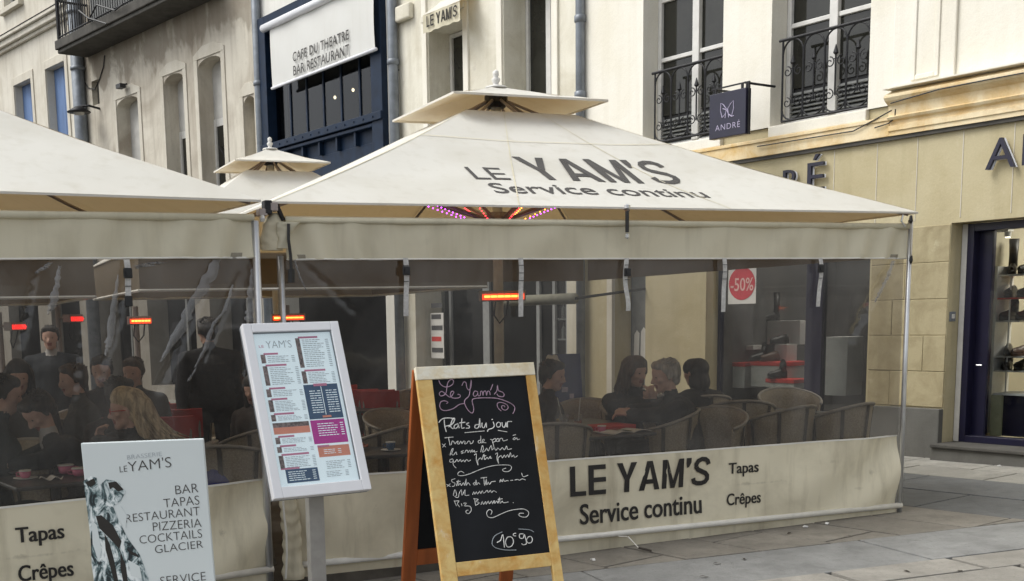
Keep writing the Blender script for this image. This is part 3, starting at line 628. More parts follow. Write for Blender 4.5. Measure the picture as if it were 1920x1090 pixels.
# dark bar front below, seen through the terrace
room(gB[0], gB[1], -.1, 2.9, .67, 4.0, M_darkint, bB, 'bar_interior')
sfr = MB().box(gB[0], gB[1], .55, .62, 2.8, 2.9).box(gB[0], gB[1], .55, .62, -.1, .0)
for x, ww in ((735, 22), (795, 4), (842, 4), (905, 12), (1005, 6), (1035, 5), (1060, 42)):
    u = F.u(x, 650, .55); u2 = F.u(x+ww, 650, .55); sfr.box(u, min(u2, gB[1]-.001), .56, .61, 0, 2.8)
sfr = sfr.part('bar_front_frame', simple('grey_white_paint', (.30, .31, .31), .6), bB, bevel=.004)
MB().box(gB[0], gB[1], .60, .606, 0, 2.8).part('pane', M_shopglass, sfr)
for k in range(3):
    t = root('bar_shelf', 'dim white shelf inside the bar behind the clear terrace screen', 'shelf', F.at(0), 'shelves inside the bar'); zz = 1.2+.33*k
    MB().box(-7.6, -6.6, 1.4, 1.6, zz, zz+.03).part('board', M_white, t)
    for j in range(5):
        o = MB().lathe([(.035, 0), (.035, .16), (.012, .20), (.012, .26)], 0, 0, 8).part('bottle', random.choice([M_white, M_table, M_tan]), None); o.matrix_world = F.at(-7.5+.18*j, 1.5, zz+.032); tag(o, 'small bottle on a shelf in the dark bar behind the terrace', 'bottle', 'bottles on the bar shelves')
ro = root('rolled_awning', 'rolled grey awning tube under the parasol behind the glowing heater', 'awning', F.at(0))
u0, z0 = F.hit(935, 572, -1.2); u1, z1 = F.hit(1078, 560, -1.2)
MB().tube([(u0, -1.2, z1), (u1, -1.2, z1)], .07, 12).part('roller', simple('grey_green_canvas', (.22, .215, .17), .8), ro, smooth=True); MB().tube([(u1, -1.2, z1), (u1, .05, z1+.12)], .02, 6).part('arm', M_iron, ro)
pn = root('hanging_banner', 'narrow white and red printed banner hanging in the bar front', 'banner', F.at(0))
a, c, d, e = pxbox(808, 832, 587, 672, .3); MB().box(a, c, .3, .305, d, e).part('cloth', M_paper, pn)
for k in range(5): MB().box(a+.03, c-.03-.04*(k % 2), .296, .2985, d+.1+.19*k, d+.18+.19*k).part('print', M_redp if k == 1 else M_table, pn)
# LE YAM'S small awning
yo = -.30
aw = root('small_window_awning', 'small cream awning lettered LE YAM\'S hanging at the narrow upper window', 'awning', F.at(0))
ya0, yz0 = F.hit(791, 32, -.05); ya1 = F.u(861, 10, -.05)
zb0 = F.z(793, 64, yo); zt0 = F.z(791, 30, yo)
u0 = F.u(793, 45, yo); u1 = F.u(862, 30, yo)
MB().grid(lambda s, t: (u0+(u1-u0)*s, yo+.01*math.sin(s*9), zb0+(zt0-zb0)*t+.008*math.sin(s*25)*(1-t)), 24, 3).part('valance', M_band, aw)
MB().grid(lambda s, t: (u0+(u1-u0)*s, yo+(.05-yo)*t, zt0+.25*t), 4, 4).part('canopy', M_canopy, aw)
block_text('lettering', 'LE YAM\u2019S', M_ink, aw, boxfn(u0+(u1-u0)*.12, u0+(u1-u0)*.95, zb0+(zt0-zb0)*.25, zb0+(zt0-zb0)*.85, yo-.014), t=.2)
# downpipes
def pipe(fr, pts, r, label, off=-.10, joints=()):
    t = root('downpipe', label, 'drainpipe', fr.at(0))
    (xa, ya), (xb, yb) = pts; u = (fr.u(xa, ya, off)+fr.u(xb, yb, off))/2
    MB().tube([(u, off, -.5), (u, off, 12.5)], r, 14).part('pipe', M_zinc, t, smooth=True)
    for zj in joints: MB().lathe([(r*1.02, zj-.05), (r*1.25, zj-.04), (r*1.25, zj+.04), (r*1.02, zj+.05)], u, off, 14).part('collar', M_zinc, t, smooth=True)
    for zj in joints: MB().box(u-.012, u+.012, off, .06, zj-.13, zj-.11).part('bracket', M_iron, t)
    return u
pipe(F, ((1088, 60), (1088, 200)), .065, 'blue grey downpipe between the weathered stone and the cream buildings', -.06, (5.6, 4.6))
pipe(F, ((733, 60), (742, 200)), .085, 'grey downpipe just right of the dark blue café front', -.06, (7.6, 5.9))
pipe(F, ((481, 60), (489, 250)), .09, 'thin grey downpipe just left of the dark blue café front', -.08, (8.2, 6.4))
pipe(G, ((137, 30), (152, 180)), .16, 'thick grey downpipe behind the lantern at the far left', -.15, (9.6, 8.2))
pipe(G, ((127, 30), (146, 180)), .07, 'slim pale pipe beside the thick far left downpipe', -.10, (9.4,))
wl = root('wall_lantern', 'small dark shade lantern on the thick far left downpipe', 'lamp', G.at(0))
u, z = G.hit(148, 210, -.5)
MB().lathe([(.02, z+.14), (.10, z+.12), (.30, z+.0), (.29, z-.02)], u, -.5, 16).part('shade', M_iron, wl, smooth=True); MB().tube([(u, -.5, z+.12), (u+.15, -.3, z+.15), (u+.15, 0, z+.1)], .03, 6).part('arm', M_iron, wl)
MB().lathe([(.12, z-.07), (.14, z-.022)], u, -.5, 12).part('glass', M_lintel, wl)
# ---- cafe building
bC = root('cafe_building', 'pale building framing the dark blue glazed café front', 'building', F.at(0))
K0, K1 = -14.98, -10.36; kz0, kz1 = 4.6, 7.62
wall(-15.20, -10.302, -.6, 13, [(K0, K1, kz0-.4, kz1), (-14.8, -10.6, -.2, 3.2)], .5, .02).part('wall', plaster('white_plaster', (.76, .75, .70), (.6, .57, .5), .3, 1, .3, darkamt=.1), bC)
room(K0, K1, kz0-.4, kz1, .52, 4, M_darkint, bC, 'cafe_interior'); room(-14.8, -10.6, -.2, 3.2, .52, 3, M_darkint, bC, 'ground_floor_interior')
b = MB(); b.box(K0, K0+.30, -.10, .2, kz0-.4, kz1).box(K1-.36, K1, -.10, .2, kz0-.4, kz1).box(K0+.3, K1-.36, -.10, .2, kz1-.32, kz1).box(K0, K1, -.14, .2, 5.02, 5.16).box(K0+.3, K1-.36, -.1, .2, 4.94, 5.0).box(K0+.3, K1-.36, .02, .2, 4.2, 4.7)
cf = b.part('cafe_front_frame', M_navy, bC, bevel=.01)
nb = 6
for k in range(nb):
    u = K0+.3+(K1-.36-K0-.3)*k/nb
    if k: MB().box(u-.022, u+.022, .07, .13, 5.16, kz1-.32).part('mullion', M_navy, cf); MB().box(u-.03, u+.03, -.06, .1, 4.7, 4.94).part('mullion', M_navy, cf)
    u2 = K0+.3+(K1-.36-K0-.3)*(k+1)/nb
    MB().box(u+.03, u2-.03, .09, .098, 5.16, kz1-.32).part('pane', glass('cafe_pane', (.45, .48, .52), .55) if k == 0 else bpy.data.materials['cafe_pane'], cf)
    MB().box(u+.03, u2-.03, .03, .06, 4.7, 4.94).part('panel', M_navy, cf)
for k in range(14): MB().lathe([(.018, -.02), (.018, .0)], 0, 0, 6).part('rivet', M_navy, cf, M=Matrix.Translation((K0+.2+.32*k, -.155, 5.09)) @ Matrix.Rotation(R(90), 4, 'X'))
for x, y in ((628, 183), (662, 169)):
    u, z = F.hit(x, y, 1.5); t = root('pendant_lamp', 'small warm lit pendant lamp inside the dark blue café window', 'lamp', F.at(0), 'pendant lamps in the café')
    MB().lathe([(.01, z-.035), (.03, z-.012), (.03, z+.012), (.01, z+.035)], u, 1.5, 10).part('bulb', emis('warm_bulb', (1, .75, .42), 5) if x == 628 else bpy.data.materials['warm_bulb'], t, smooth=True); MB().tube([(u, 1.5, z+.05), (u, 1.5, 7.5)], .01, 5).part('cord', M_black, t)
ca = root('cafe_awning', 'white drop awning printed CAFE DU THEATRE BAR RESTAURANT on the dark blue front', 'awning', F.at(0))
A_u0, A_u1 = F.u(508, 110, -.2), F.u(702, 50, -.2); za, zb_ = 6.16, 7.33
MB().tube([(A_u0-.25, -.22, zb_), (A_u1+.02, -.22, zb_)], .075, 14).part('roller', M_whitep, ca, smooth=True)
MB().grid(lambda s, t: (A_u0+(A_u1-A_u0)*s, -.19-.02*math.sin(t*3)+.008*math.sin(s*23+t*4), za+(zb_-za)*t), 40, 12).part('cloth', fabric('white_awning_cloth', (.74, .74, .71), (.6, .58, .5), .1, (.6, .58, .52), .25), ca, smooth=True)
MB().tube([(A_u0-.02, -.19, za), (A_u1+.02, -.19, za)], .03, 10).part('bottom_bar', M_whitep, ca, smooth=True)
def awt(x0, x1, ya, yb, s, sp=1.15):
    u0, u1 = F.u(x0, ya, -.23), F.u(x1, yb, -.23); return u0, u1
t0, t1 = F.u(549, 105, -.23), F.u(654, 66, -.23)
for wd, (ya, yb, yc, yd) in (('CAFE DU THEATRE', (115, 97, 76, 57)), ('BAR RESTAURANT', (142, 123, 104, 84))):
    zl = (F.z(549, ya, -.23)+F.z(654, yc, -.23))/2; zh = (F.z(549, yb, -.23)+F.z(654, yd, -.23))/2
    text('lettering', wd, M_greyink, ca, boxfn(t0, t1, zl, zh, -.232), .011, 1.1)
# ---- arched window building (left)
bD = root('arched_window_building', 'old patchy plaster building with arched windows and a sooty balcony', 'building', G.at(0))
def gx(x, y): return G.u(x, y)
wins = [(gx(218, 185), gx(258, 165), 3.6, 7.12), (gx(306, 140), gx(343, 125), 3.6, 7.25), (gx(370, 108), gx(414, 92), 3.6, 7.32), (gx(456, 172), -.18, 3.6, 6.25)]
niche = (gx(173, 180), gx(186, 175), G.z(180, 197), G.z(180, 150))
gfD = [(-8.6, -6.6, .1, 2.9), (-5.7, -3.2, .1, 2.9), (-2.5, -.6, .1, 2.9)]
for h_ in gfD: room(h_[0], h_[1], .1, 2.9, .57, 2.5, M_darkint, bD, 'shop_interior'); MB().box(h_[0], h_[1], .40, .46, 2.3, 2.9).box((h_[0]+h_[1])/2-.05, (h_[0]+h_[1])/2+.05, .40, .46, .1, 2.3).part('shop_front_frame', M_slat, bD)
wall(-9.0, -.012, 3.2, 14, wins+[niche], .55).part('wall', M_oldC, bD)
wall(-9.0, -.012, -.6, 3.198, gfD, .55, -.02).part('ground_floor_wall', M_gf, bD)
for i, (a, c, z0, z1) in enumerate(wins):
    cx, hw = (a+c)/2, (c-a)/2; rise = .17
    poly = [(a, z1+.001)]+[(cx-hw*math.cos(math.pi*k/10), z1-rise+rise*math.sin(math.pi*k/10)) for k in range(11)]+[(c, z1+.001)]
    MB().prism(poly, .0, .54).part('arch_head', M_oldC, bD)
    for uu in (a-.16, c): MB().box(uu, uu+.16, -.025, -.001, z0, z1+.02).part('surround', M_trimC, bD, bevel=.006)
    MB().prism([(a-.16, z1+.02), (a-.16, z1+.12), (cx-hw*.5, z1+.27), (cx+hw*.5, z1+.27), (c+.16, z1+.12), (c+.16, z1+.02)], -.025, -.001).part('surround', M_trimC, bD, bevel=.006)
    if i == 0 or i == 3: MB().box(a, c, .34, .38, z0, z1).part('blind', M_lintel if i == 0 else M_trimC, bD)
    else:
        zl = 6.05 if i == 1 else 6.1
        w_ = MB().box(a, a+.08, .33, .40, z0, zl).box(c-.08, c, .33, .40, z0, zl).part('window', M_white, bD)
        MB().box(a+.08, c-.08, .37, .38, z0, zl-.16).part('pane', M_pane, w_); MB().box(a+.08, c-.08, .35, .39, zl-.16, zl).part('transom', M_white, w_)
        MB().box(a, c, .35, .38, zl+.001, z1).part('blind', M_lintel, bD)
        MB().tube([(a+.35, .34, 5.0), (a+.4, .33, 5.3), (a+.2, .33, 5.5)], .015, 5).part('hook', M_iron, bD)
MB().box(niche[0], niche[1], .15, .2, niche[2], niche[3]).part('niche_panel', M_balc, bD)
bz = 8.52
sl_ = MB().box(gx(163, 100), 0-1.2, -.85, 0, bz, bz+.22).box(gx(163, 100)+.04, -1.2, -.80, 0, bz-.09, bz-.001)
sl_.part('balcony_slab', M_balc, bD, bevel=.02)
ru0 = gx(165, 60)+.05
rl = MB().tube([(ru0, -.80, bz+1.15), (-1.2, -.80, bz+1.15)], .03, 6).tube([(ru0, -.80, bz+.28), (-1.2, -.80, bz+.28)], .02, 6).tube([(ru0, -.80, bz+1.15), (ru0, 0, bz+1.15)], .03, 6).tube([(ru0, -.80, bz+.22), (ru0, -.80, bz+1.2)], .05, 6).part('balcony_railing', M_iron, bD)
bal_me = MB().tube([(0, 0, .22), (0, 0, 1.15)], .012, 5).mesh('baluster', M_iron)
for k in range(54):
    o = bpy.data.objects.new('baluster', bal_me); C.objects.link(o); o.parent = rl; o.location = (ru0+.12+k*.13, -.80, bz)
for k in range(8):
    o = bpy.data.objects.new('baluster', bal_me); C.objects.link(o); o.parent = rl; o.location = (ru0, -.08-.09*k, bz)
MB().box(ru0+1.9, -1.2, -.76, -.75, bz+.25, bz+1.1).part('balcony_screen', M_slat, bD)
for k, pts in enumerate(([(165, 40), (185, 10), (215, 20), (235, 8)], [(148, 20), (170, 35), (200, 45)])):
    t = root('cable', ['tangled black wires at the balcony corner', 'loose black wire running to the balcony corner'][k], 'cable', G.at(0))
    MB().tube([(G.u(x, y, -.9), -.9-.05*(i % 2), G.z(x, y, -.9)) for i, (x, y) in enumerate(pts)], .02, 5).part('wire', M_black, t)
t = root('cable', 'thin black wire looping from the balcony to the downpipe', 'cable', G.at(0))
MB().tube([(G.u(x, y, -.02), -.02, G.z(x, y, -.02)) for x, y in ((196, 104), (194, 125), (186, 150), (178, 168), (165, 165), (156, 150))], .014, 5).part('wire', M_black, t)
t = root('security_camera', 'tiny black camera on the plaster wall above the first arched window', 'camera', G.at(0)); u, z = G.hit(231, 163, -.1)
MB().box(u-.1, u+.15, -.25, -.1, z-.05, z+.05).part('housing', M_black, t); MB().tube([(u, -.2, z), (u, 0, z+.08)], .02, 5).part('arm', M_black, t)
# ---- far-left building with blue shutters
bE = root('blue_shutter_building', 'pale old building at the far left with closed blue shutters', 'building', G.at(0))
bw = [(gx(86, 128), gx(121, 118), 4.4, 8.62), (gx(27, 160), gx(58, 148), 4.4, 8.58), (gx(-60, 200), gx(-30, 190), 4.4, 8.6), (gx(10, 10), gx(38, 0), 10.75, 12.6), (gx(-60, 40), gx(-32, 30), 10.75, 12.6), (gx(88, 0), gx(121, -20), 10.75, 12.6)]
gfE = [(-12, -9.9, .1, 3), (-15.5, -13, .1, 3), (-19.5, -17, .1, 3)]
for h_ in gfE: room(h_[0], h_[1], .1, 3, .34, 2.5, M_darkint, bE, 'shop_interior')
wall(-24, -9.002, 3.3, 16, bw, .32).part('wall', M_oldD, bE)
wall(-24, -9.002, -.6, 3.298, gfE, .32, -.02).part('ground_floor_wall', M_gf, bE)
for i, (a, c, z0, z1) in enumerate(bw):
    if i < 3: s_ = MB().box(a, (a+c)/2-.006, .22, .27, z0, z1).box((a+c)/2+.006, c, .22, .27, z0, z1).part('shutter', M_blue, bE, bevel=.01)
    else: casement(bE, a, c, z0, z1, .2, (11.6,), None)
    for uu in (a-.2, c+.02): MB().box(uu, uu+.18, -.03, -.001, z0, z1+.22).part('surround', M_trimC, bE, bevel=.01)
    MB().box(a-.02, c+.02, -.03, -.001, z1, z1+.22).part('surround', M_trimC, bE, bevel=.01)
    if i > 2: MB().box(a-.22, c+.22, -.15, -.001, z0-.14, z0-.001).part('window_sill', M_trimC, bE, bevel=.01)
zc_ = 9.60; b = MB()
for (y, z0, z1) in ((-.10, zc_, zc_+.10), (-.20, zc_+.10, zc_+.26), (-.28, zc_+.26, zc_+.36), (-.06, zc_+.36, zc_+.5)): b.box(-24, -9.1, y, -.001, z0, z1-.002)
b.part('cornice', M_oldD, bE, bevel=.02)
MB().box(-24, -9.1, -.295, -.01, zc_+.358, zc_+.372).part('cornice_edge', M_balc, bE)
# ------------------------------------------------------------------ parasols
def parasol(fr, cx, cy, half, ze, zv, hv, capz, caph, capt, label, cut_name='parasol', ribs=True, led=False, mast=True, off=(0, 0)):
    t = root(cut_name, label, 'parasol', fr.at(cx, cy, 0))
    quad = [(-1, -1), (1, -1), (1, 1), (-1, 1)]
    def facet(k, hs, hb, zb, zt, sag):
        (ax, ay), (bx, by) = quad[k], quad[(k+1) % 4]
        def fn(s, q):
            h = hb+(hs-hb)*q; o_ = (1-q) if zb < capz else 0; x = (ax+(bx-ax)*s)*h+off[0]*o_; y = (ay+(by-ay)*s)*h+off[1]*o_
            z = zb+(zt-zb)*q-sag*(4*s*(1-s))*(1-q)*q*2.2-sag*.6*math.sin(math.pi*q)
            return (x, y, z+(.006*math.sin(s*14+q*9+k)+.012*noise.noise(Vector((s*5+k*7, q*3, 2))))*(1-q)*min(1, 5*q))
        return fn
    fns = []
    for k in range(4):
        fn = facet(k, hv, half, ze, zv, .05); fns.append(fn)
        MB().grid(fn, 36, 24).part('canopy_panel', M_canopy, t, smooth=True)
        (ax, ay), (bx, by) = quad[k], quad[(k+1) % 4]
        MB().grid(lambda s, q: ((ax+(bx-ax)*s)*half*(1+.0006*q)+off[0], (ay+(by-ay)*s)*half*(1+.0006*q)+off[1], ze+.001-.014*q), 30, 2).part('hem', M_canopy, t)
        fc = facet(k, .03, caph, capz, capt, .02)
        MB().grid(fc, 16, 10).part('cap_panel', M_canopy, t, smooth=True)
        MB().grid(lambda s, q: ((ax+(bx-ax)*s)*caph*1.001, (ay+(by-ay)*s)*caph*1.001, capz+.0-.018*q), 10, 1).part('cap_hem', M_canopy, t)
    # seams
    MB().lathe([(.10, capt-.01), (.09, capt+.005), (.03, capt+.015), (.022, capt+.03), (.035, capt+.05), (.038, capt+.07), (.02, capt+.085), (.028, capt+.10), (.026, capt+.13), (.005, capt+.145)], 0, 0, 14).part('finial', M_white, t, smooth=True)
    if mast:
        MB().tube([(0, 0, -.1), (0, 0, capt-.02)], .045, 14).part('mast', simple('cream_mast_paint', (.72, .70, .64), .45) if 'cream_mast_paint' not in MATS else MATS['cream_mast_paint'], t, smooth=True)
        MB().lathe([(.09, ze+.05), (.11, ze+.08), (.11, ze+.15), (.09, ze+.18)], 0, 0, 14).part('hub', M_casing, t)
        MB().lathe([(.08, zv+.12), (.10, zv+.16), (.10, zv+.22)], 0, 0, 14).part('top_hub', M_black, t)
    if ribs:
        for k in range(8):
            a = R(45*k); L = half*(1.414 if k % 2 else 1)*.995
            ex, ey = math.cos(a), math.sin(a)
            zz = lambda r: zv+(ze-zv)*max(0, (r*max(abs(ex), abs(ey))-hv)/(half-hv))-.035-.07*math.sin(math.pi*min(1, max(0, (r*max(abs(ex), abs(ey))-hv)/(half-hv))))
            kk = lambda r: min(1, max(0, (r*max(abs(ex), abs(ey))-hv)/(half-hv)))
            MB().tube([(ex*.09, ey*.09, zv+.17)]+[(ex*r+off[0]*kk(r), ey*r+off[1]*kk(r), zz(r)) for r in (hv*1.05, L*.4, L*.6, L*.8, L*.985)], .013, 6).part('rib', M_casing, t)
            rm = 1.25 if k % 2 == 0 else 1.5
            MB().tube([(ex*.1, ey*.1, ze+.12), (ex*rm, ey*rm, zz(rm)-.02)], .014, 6).part('strut', M_casing, t)
            if led:
                col = [M_ledp, M_ledo, M_ledr, M_ledp, M_ledp, M_ledr, M_ledr, M_ledo][k]
                p0 = Vector((ex*.2, ey*.2, ze+.12)); p1 = Vector((ex*rm*.9, ey*rm*.9, zz(rm)-.03)); b = MB()
                for j in range(14):
                    q = p0.lerp(p1, .05+j/26); b.lathe([(.003, q.z-.033), (.007, q.z-.028), (.003, q.z-.023)], q.x, q.y, 5)
                b.part('led_string', col, t, kind='stuff')
    return t, fns
M_ledp = emis('purple_led', (.6, .05, 1), 5); M_ledo = emis('orange_led', (1, .22, .03), 5); M_ledr = emis('red_led', (1, .03, .05), 4)
zE = 2.325
ZV = 3.27
pt2, fn2 = parasol(T2, 2.62, 2.38, 2.53, zE, ZV, .50, 3.37, .70, 3.56, "large white parasol lettered LE YAM'S Service continu over the right-hand terrace", led=True, off=(-.12, .12))
# canopy lettering, printed on the front facet
def canopy_text(body, x0, x1, yb, yt, bold, name='lettering', block=0):
    inv = pt2.matrix_world.inverted(); o = inv @ Vector((0, 0, H))
    def solve(px, py):            # where the sight line through a measured corner meets the flat facet -> s,q
        d = inv.to_3x3() @ ray(px, py); n = Vector((0, -(ZV-zE), (2.41-.50))); n.normalize(); p0 = Vector((0, -2.41, zE))
        tt = (p0-o).dot(n)/d.dot(n); p = o+d*tt; q = (p.z-zE)/(ZV-zE); return p.x+.12*(1-q), q
    (xa, qa), (xb, qb) = solve(x0, yb), solve(x1, yb); qt = solve((x0+x1)/2, yt)[1]; q0 = solve((x0+x1)/2, yb)[1]
    xt = solve(x0, yt)[0]
    def fn(a, b):
        q = q0+(qt-q0)*b; h = 2.53+(.50-2.53)*q; x = xa+(xb-xa)*a; s = (x/h+1)/2
        p = Vector(fn2[0](s, q)); return p+Vector((0, -.0015, .003))
    if block: return block_text(name, body, M_greyink, pt2, fn, (0, -.0002, .0005), block)
    return text(name, body, M_greyink, pt2, fn, bold, nrmv=(0, -.0004, .0008))
canopy_text('LE', 893, 958, 327, 303, .03, block=.15)
canopy_text('YAM\u2019S', 1010, 1283, 330, 287, .035, block=.18)
canopy_text('Service continu', 935, 1328, 361, 340, .008)
b = MB()
for k in (0, 1):
    for j in range(40):
        s0, s1 = j/40, (j+1)/40
        P0, P1, P2, P3 = [Vector(fn2[k](s, q))+Vector((0, -.003, .006)) for s, q in ((s0, .70), (s1, .70), (s1, .704), (s0, .704))]
        b.add([P0, P1, P2, P3], [(0, 1, 2, 3)])
for k in range(4):                                   # welded hip seams and panel seams
    for ss in ((.0, .5) if k else (.0, .33, .66)):
        hs_ = MB()
        for j in range(30):
            q0_, q1_ = j/30, (j+1)/30; w_ = .0016
            P_ = [Vector(fn2[k](min(1, s_), q_))+Vector((0, 0, .004)) for s_, q_ in ((ss, q0_), (ss+w_*(1+2*q0_), q0_), (ss+w_*(1+2*q1_), q1_), (ss, q1_))]
            hs_.add(P_, [(0, 1, 2, 3)])
        hs_.part('seam', M_band, pt2)
b.part('seam', M_band, pt2)
pt1, _ = parasol(T1, 2.50, 2.50, 2.53, 2.32, 3.40, .52, 3.50, .69, 3.78, 'large white parasol at the left edge, only its slope in view')
T3A = R(22); T3 = Frame((-1.86, 15.3), T3A)
pt3, _ = parasol(T3, 0, 0, 2.05, 2.40, 3.44, .42, 3.54, .60, 3.76, 'smaller white parasol peeping up behind, its cap between the two big ones')
T4 = Frame((-6.2, 13.9), R(24))
pt4, _ = parasol(T4, 0, 0, 2.05, 2.35, 3.3, .42, 3.36, .56, 3.6, 'white parasol far back in the left terrace, seen only through the clear screen')
for t_, nm in ((pt3, 'a'), (pt4, 'b')):
    for k, (ax, ay, bx, by) in enumerate(((-1, -1, 1, -1), (1, -1, 1, 1), (1, 1, -1, 1), (-1, 1, -1, -1))):
        z_ = 2.38 if nm == 'a' else 2.33
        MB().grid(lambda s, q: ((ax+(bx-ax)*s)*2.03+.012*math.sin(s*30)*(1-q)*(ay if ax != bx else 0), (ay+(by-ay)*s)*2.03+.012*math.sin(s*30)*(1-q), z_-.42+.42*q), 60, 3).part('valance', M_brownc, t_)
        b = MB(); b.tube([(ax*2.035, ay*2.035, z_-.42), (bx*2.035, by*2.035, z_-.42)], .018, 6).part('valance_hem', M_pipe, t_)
# heaters
def heater(M, w_, label, red=False, group=None, post=True):
    t = root('patio_heater', label, 'heater', M, group)
    MB().box(-w_/2, w_/2, -.05, .05, .0, .09).part('casing', M_casing, t, bevel=.008)
    MB().box(-w_/2+.015, w_/2-.015, -.056, -.051, .012, .062).part('reflector', M_heatr if red else M_heat, t)
    MB().tube([(-w_/2+.03, -.066, .04), (w_/2-.03, -.066, .04)], .009, 8).part('heating_tube', M_heatr if red else M_hot, t)
    for k in range(7): MB().tube([(-w_/2+.02+(w_-.04)*k/6, -.078, .005), (-w_/2+.02+(w_-.04)*k/6, -.078, .075)], .0025, 4).part('grille_bar', M_casing, t)
    MB().tube([(-.06, 0, .0), (-.07, .02, -.12), (-.02, .03, -.19), (.04, .03, -.12), (.05, 0, 0)], .008, 6).part('cable', M_black, t)
    MB().tube([(0, .05, .05), (0, .16, .05)], .018, 6).part('bracket', M_casing, t)
    if post: MB().tube([(0, .19, .2), (0, .19, -1.9)], .03, 10).part('post', M_casing, t)
    return t
mc = T2.M @ Vector((2.62, 2.38, 0)); hq = dp(950, 556, mc.y-.2)
heater(mv(mc.x+.02, mc.y-.2, hq.z-.04, R(8)), .40, 'glowing orange bar heater fixed to the right terrace mast', post=False)
for (x, y, Y, rt, w_, red, lb) in ((541, 596, 14.9, 10, .42, False, 'glowing orange heater seen just above the lit menu case'), (262, 602, 13.0, 25, .26, False, 'small orange heater on a post in the middle of the left terrace'),
                                   (137, 598, 13.5, 75, .28, True, 'small red heater seen end on, behind the standing customer'), (28, 613, 13.0, 75, .28, True, 'small red heater nearest the left edge')):
    p = dp(x, y, Y); heater(mv(p.x, p.y, p.z-.04, R(rt)), w_, lb, red)
# ------------------------------------------------------------------ terrace screens
def folds(u, z, z0, z1, ends, amp=.034):
    t = (z1-z)/(z1-z0); a = 0
    for (uc, sg, n) in ends:
        d = (u-uc)*sg
        if 0 < d < 1.6: a += math.sin((d*1.0+t*.12*1.2)*26-t*5)*math.exp(-d*1.6)*amp*(.35+.65*t)
    return a+.008*math.sin(u*9+t*2)+.008*noise.noise(Vector((u*2.2, z*5, 1)))
CV = {}
def screen(fr, W, zb, zm, zt, zr, label, uL, uR, film_u, ztilt=0., creases=()):
    t = root('terrace_screen', label, 'terrace screen', fr.at(0))
    zz = lambda u, z: z+ztilt*(W-u)
    MB().grid(lambda s, q: (uL+(uR-uL)*s, .0+folds(uL+(uR-uL)*s, zt+(zr-zt)*q, zt, zr, ((uL, 1, 1), (uR, -1, 1))), zz(uL+(uR-uL)*s, zt+(zr-zt)*q)), 220, 14).part('valance', M_band, t, smooth=True)
    MB().tube([(uL, 0, zz(uL, zr+.004)), (uR, 0, zz(uR, zr+.004))], .022, 10).part('top_rail', M_band, t, smooth=True)
    MB().tube([(uL+(uR-uL)*s/60, folds(uL+(uR-uL)*s/60, zt, zt, zr, ((uL, 1, 1), (uR, -1, 1)))-.002, zz(uL+(uR-uL)*s/60, zt)) for s in range(61)], .006, 5).part('valance_hem', M_pipe, t)
    def dis(u, z):
        a = .006*math.sin(u*3.1+z*2)+.005*noise.noise(Vector((u*2.5, z*2, 3)))
        for (ua, za, ub, zb2, w_, am) in creases:
            dx, dz = ub-ua, zb2-za; L = math.hypot(dx, dz); k = ((u-ua)*dx+(z-za)*dz)/L/L
            if 0 < k < 1:
                d = ((u-ua)*dz-(z-za)*dx)/L; wv = w_*(.4+k*.8)*(1+.5*noise.noise(Vector((k*7, ua, 1))))
                if abs(d) < wv: a += am*(1-abs(d)/wv)*math.sin(math.pi*k)*(1+.4*math.sin(k*40))
        return a
    f0, f1 = film_u
    MB().grid(lambda s, q: (f0+(f1-f0)*s, .025+dis(f0+(f1-f0)*s, zm+(zt+.03-zm)*q), zz(f0+(f1-f0)*s, zm+(zt+.03-zm)*q)), 260, 80).part('clear_window', M_film, t, smooth=True)
    def cv(s, q):
        u = uL+(uR-uL)*s; z = zb+(zm-zb)*q; y = .02*noise.noise(Vector((u*1.1, z*3, 9)))+.030*math.sin(u*7+z*8)*math.exp(-abs(u-uL)*1.1)+.028*math.sin(u*8-z*11)*math.exp(-abs(uR-u)*1.3)+.0015*math.sin(u*31+z*17+3*math.sin(u*3))
        return (u, y+.0, zz(u, z))
    CV[id(fr)] = lambda u, z: (u, cv((u-uL)/(uR-uL), (z-ztilt*(W-u)-zb)/(zm-zb))[1]-.006, z)
    MB().grid(cv, 200, 30).part('lower_canvas', M_strip, t, smooth=True)
    MB().tube([(uL, -.005, zz(uL, zb)), (uR+.03, -.005, zz(uR, zb))], .022, 10).part('bottom_bar', M_pipe, t, smooth=True)
    MB().grid(lambda s, q: (uL+(uR-uL)*s, .02+.006*math.sin(s*30), zz(uL+(uR-uL)*s, zb)-q*.16), 60, 3).part('skirt', M_strip, t)
    MB().grid(lambda s, q: (uL+(uR-uL)*s, cv(s, 1)[1]-.004, zz(uL+(uR-uL)*s, zm-.012+.012*q)), 120, 1).part('seam', M_pipe, t)
    return t, zz
sc2, zz2 = screen(T2, 5, .055, .615, 1.98, 2.215, 'right-hand terrace screen of cream canvas and clear plastic with LE YAM\'S on it', .06, 4.97, (.0, 4.96),
                  creases=((4.85, 1.97, 4.45, 1.35, .05, .03), (.15, 1.98, .55, 1.6, .012, .01), (.1, 1.7, .35, 1.2, .02, .012)))
sc1, zz1 = screen(T1, 5, .075, .645, 1.985, 2.215, 'left-hand terrace screen of cream canvas and clear plastic printed Tapas and Crêpes', 1.2, 4.99, (1.2, 4.99), -.012,
                  creases=((4.75, 1.97, 4.35, 1.2, .035, .035), (4.25, 1.98, 4.02, 1.3, .035, .03), (4.9, 1.9, 4.6, 1.3, .02, .02), (3.72, 1.98, 3.6, 1.5, .02, .03), (3.95, 1.7, 3.88, 1.2, .02, .02), (4.97, 1.95, 4.9, 1.2, .03, .03)))
M_glint = glass('crease_glint_vinyl', (.62, .61, .60), 1.0, .20, (.80, .80, .80), .2)  # whitish strips paint the reflections along the film's creases
